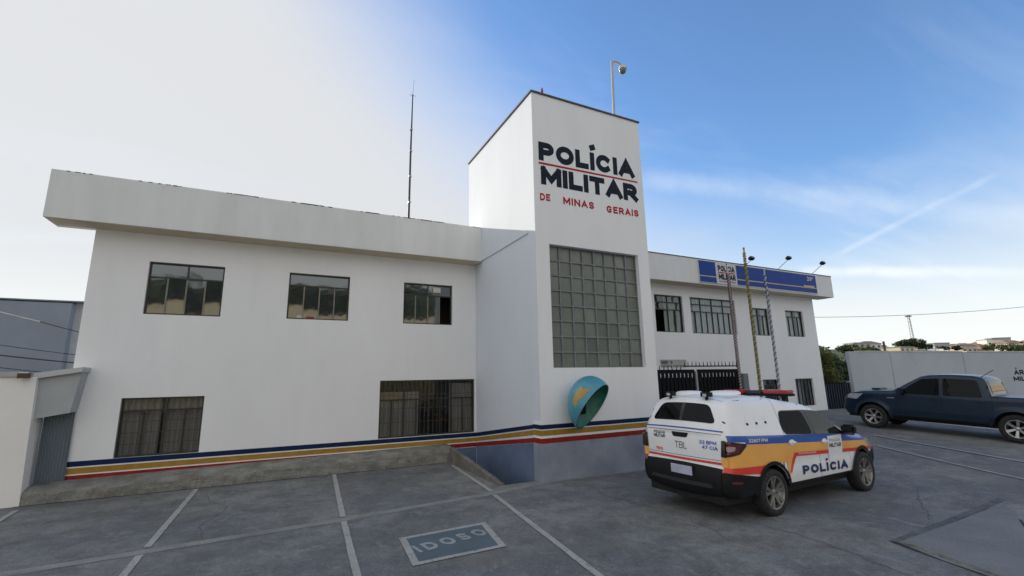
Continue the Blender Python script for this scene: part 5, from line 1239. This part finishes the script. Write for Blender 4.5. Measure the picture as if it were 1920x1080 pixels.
def pickup():
    root = empty('pickup_truck', (0, 0, 0), 'dark blue double cab pickup truck parked by the white yard wall', 'pickup truck')
    prof = [(-1.15, .46), (-1.24, .50), (-1.26, .60), (-1.22, .70), (-1.18, .78), (-1.17, 1.02), (-1.16, 1.10), (-1.05, 1.125), (.36, 1.125), (.40, 1.13), (.44, 1.30), (.50, 1.52), (.60, 1.615), (.80, 1.655), (1.25, 1.67), (1.65, 1.645), (1.88, 1.585), (2.15, 1.42), (2.44, 1.22), (2.56, 1.15), (2.9, 1.13), (3.4, 1.08), (3.75, .99), (3.88, .88), (3.93, .70), (3.95, .52), (3.85, .38)]
    def W(x, z):
        w_ = .90
        if x > 2.9: w_ -= .16*((x-2.9)/1.05)**2
        zb = 1.06
        if z > zb and x > .3: w_ -= (z-zb)*.30
        if z < .6: w_ -= (.6-z)*.10
        for wx in (0, 3.085): w_ += .028*math.exp(-(max(0, math.hypot(x-wx, z-.35)-.42)/.07)**2) if z < .95 else 0
        return w_
    S = Shell(prof, W, root, [0, 3.085], .43, roll=.07, zsill=.40, crown=lambda x, z: .05 if (x > 3.3 or 1.9 < x < 2.5) else .025, sharp=(8, 9), wheel_z=.35)
    P_ = mat('dark petrol blue car paint', (.007, .021, .045), .30, var=.05, coat=.25, spec=.4)
    S.inner(M_UND); O = S.outline; g = .004
    band = lambda a, b_: clip_half(clip_half(O, 0, a+g, True), 0, b_-g, False)
    sn = S.sn
    for sd in (-1, 1):
        S.side('bed_side', band(-1.4, .40), sd, 0, P_, .05); S.side('rear_door', band(.40, 1.42), sd, 0, P_, .05); S.side('front_door', band(1.42, 2.42), sd, 0, P_, .05); S.side('front_fender', band(2.42, 4.1), sd, 0, P_, .05)
        S.side('window_trim', rounded([(.52, 1.06), (2.42, 1.08), (2.05, 1.37), (1.84, 1.54), (1.3, 1.575), (.66, 1.555)], .07), sd, .003, P_, .05)
        S.side('rear_side_window', rounded([(.56, 1.08), (1.37, 1.08), (1.37, 1.56), (.66, 1.54)], .06), sd, .006, M_CGL, .05)
        S.side('front_side_window', rounded([(1.45, 1.08), (2.38, 1.09), (2.05, 1.38), (1.84, 1.53), (1.45, 1.56)], .05), sd, .006, M_CGL, .05)
        S.side('sill', clip_half(clip_half(below(O, 0, .44, 3, .44), 0, .2, True), 0, 2.9, False), sd, .006, M_CBK, .05)
        S.side('body_moulding', [(.62, .60), (2.40, .60), (2.40, .635), (.62, .635)], sd, .010, P_, .05)
        for wx in (0, 3.085): S.side('wheel_flare', arc(wx, .35, .50, .0, math.pi, 24)+arc(wx, .35, .432, math.pi-.12, .12, 24), sd, .020, P_, .04)
        S.side('head_lamp', rounded([(3.30, 1.03), (3.72, .99), (3.80, .86), (3.50, .84)], .04), sd, .006, MATS['head lamp glass'], .03)
        S.side('tail_lamp', [(-1.15, .82), (-1.02, .82), (-1.02, 1.06), (-1.15, 1.06)], sd, .008, M_TL, .04)
        for hx in (.62, 1.58):
            MB().box(-.08, .08, -.012, .012, -.014, .014).build('handle', P_, root, .008, local=True).location = S.side_pt(hx, .98, sd, .03)
        mm_ = MB().box(-.06, .08, -.11, .11, -.09, .10).build('mirror', P_, root, .035, local=True); mm_.location = (2.30, sd*.99, 1.16)
        MB().box(-.03, .03, -.10, .10, -.02, .02).build('mirror_arm', M_CBK, mm_, local=True).location = (0, -sd*.08, -.09)
        S.side('badge', [(2.50, .93), (2.68, .93), (2.68, .955), (2.50, .955)], sd, .006, MATS['far window'] if False else M_STEEL, .05)
        S.side('mud_flap', [(-.50, .26), (-.44, .26), (-.44, .44), (-.50, .44)], sd, -.05, M_CBK, .05)
    S.full_strip('tailgate', 0, sn(-1.16, 1.10), 0, P_, .003)
    S.full_strip('bed_cover', sn(-1.14, 1.11), sn(.37, 1.127), .004, mat('pale tonneau cover', (.10, .11, .17), .3, var=.05), .003)
    S.full_strip('cab_back', sn(.40, 1.13), sn(.55, 1.58), 0, P_, .0); rg_ = S.strip('rear_window', rounded([(sn(.43, 1.18), -.66), (sn(.43, 1.18), .66), (sn(.50, 1.54), .58), (sn(.50, 1.54), -.58)], .05), .006, G_MIR)
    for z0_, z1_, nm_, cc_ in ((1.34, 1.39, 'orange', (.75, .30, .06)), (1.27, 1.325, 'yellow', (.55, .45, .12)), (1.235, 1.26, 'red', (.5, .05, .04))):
        S.strip('painted_reflection', [(sn(.43+(z0_-1.18)*.2, z0_), -.60), (sn(.43+(z0_-1.18)*.2, z0_), .60), (sn(.43+(z1_-1.18)*.2, z1_), .58), (sn(.43+(z1_-1.18)*.2, z1_), -.58)], .009, mat(nm_+' sticker', cc_, .5), .05)  # colours mirrored in the rear glass, painted as flat bands
    S.full_strip('roof', sn(.55, 1.58), sn(1.86, 1.59), 0, P_, .0); S.full_strip('windscreen', sn(1.86, 1.59), sn(2.50, 1.18), 0, M_CGL, .0); S.full_strip('bonnet', sn(2.50, 1.18), sn(3.75, .99), 0, P_, .003); S.full_strip('front_bumper', sn(3.75, .99), S.S[-1], 0, P_, .003)
    S.strip('grille', [(sn(3.83, .93), -.45), (sn(3.93, .70), -.45), (sn(3.93, .70), .45), (sn(3.83, .93), .45)], .008, M_CBK)
    MB().box(3.05, 3.30, -.28, .28, 1.13, 1.185).build('bonnet_scoop', P_, root, .02, local=True)
    MB().tube([(.62, .55, 1.62), (.35, .58, 1.82)], .008, 6).build('aerial', M_BLACK, root, local=True)
    MB().box(-1.1, 3.8, -.72, .72, .30, .45).build('underbody', M_UND, root, local=True)
    for wx in (0, 3.085):
        for sd in (-1, 1): wheel(root, wx, sd*.80, .35, .355, .24, sd, mat('bright alloy', (.50, .50, .50), .3, metal=.8, var=.1), 6, .64)
    return root
pk = pickup()
_a, _s2 = 1.665, .048
f = Vector((math.cos(_a)*math.cos(_s2), math.sin(_a)*math.cos(_s2), math.sin(_s2))); l = Vector((0, 0, 1)).cross(f).normalized(); u = f.cross(l)
Mx = Matrix((f, l, u)).transposed().to_4x4(); Mx.translation = (17.774, 5.254, .22); pk.matrix_world = Mx
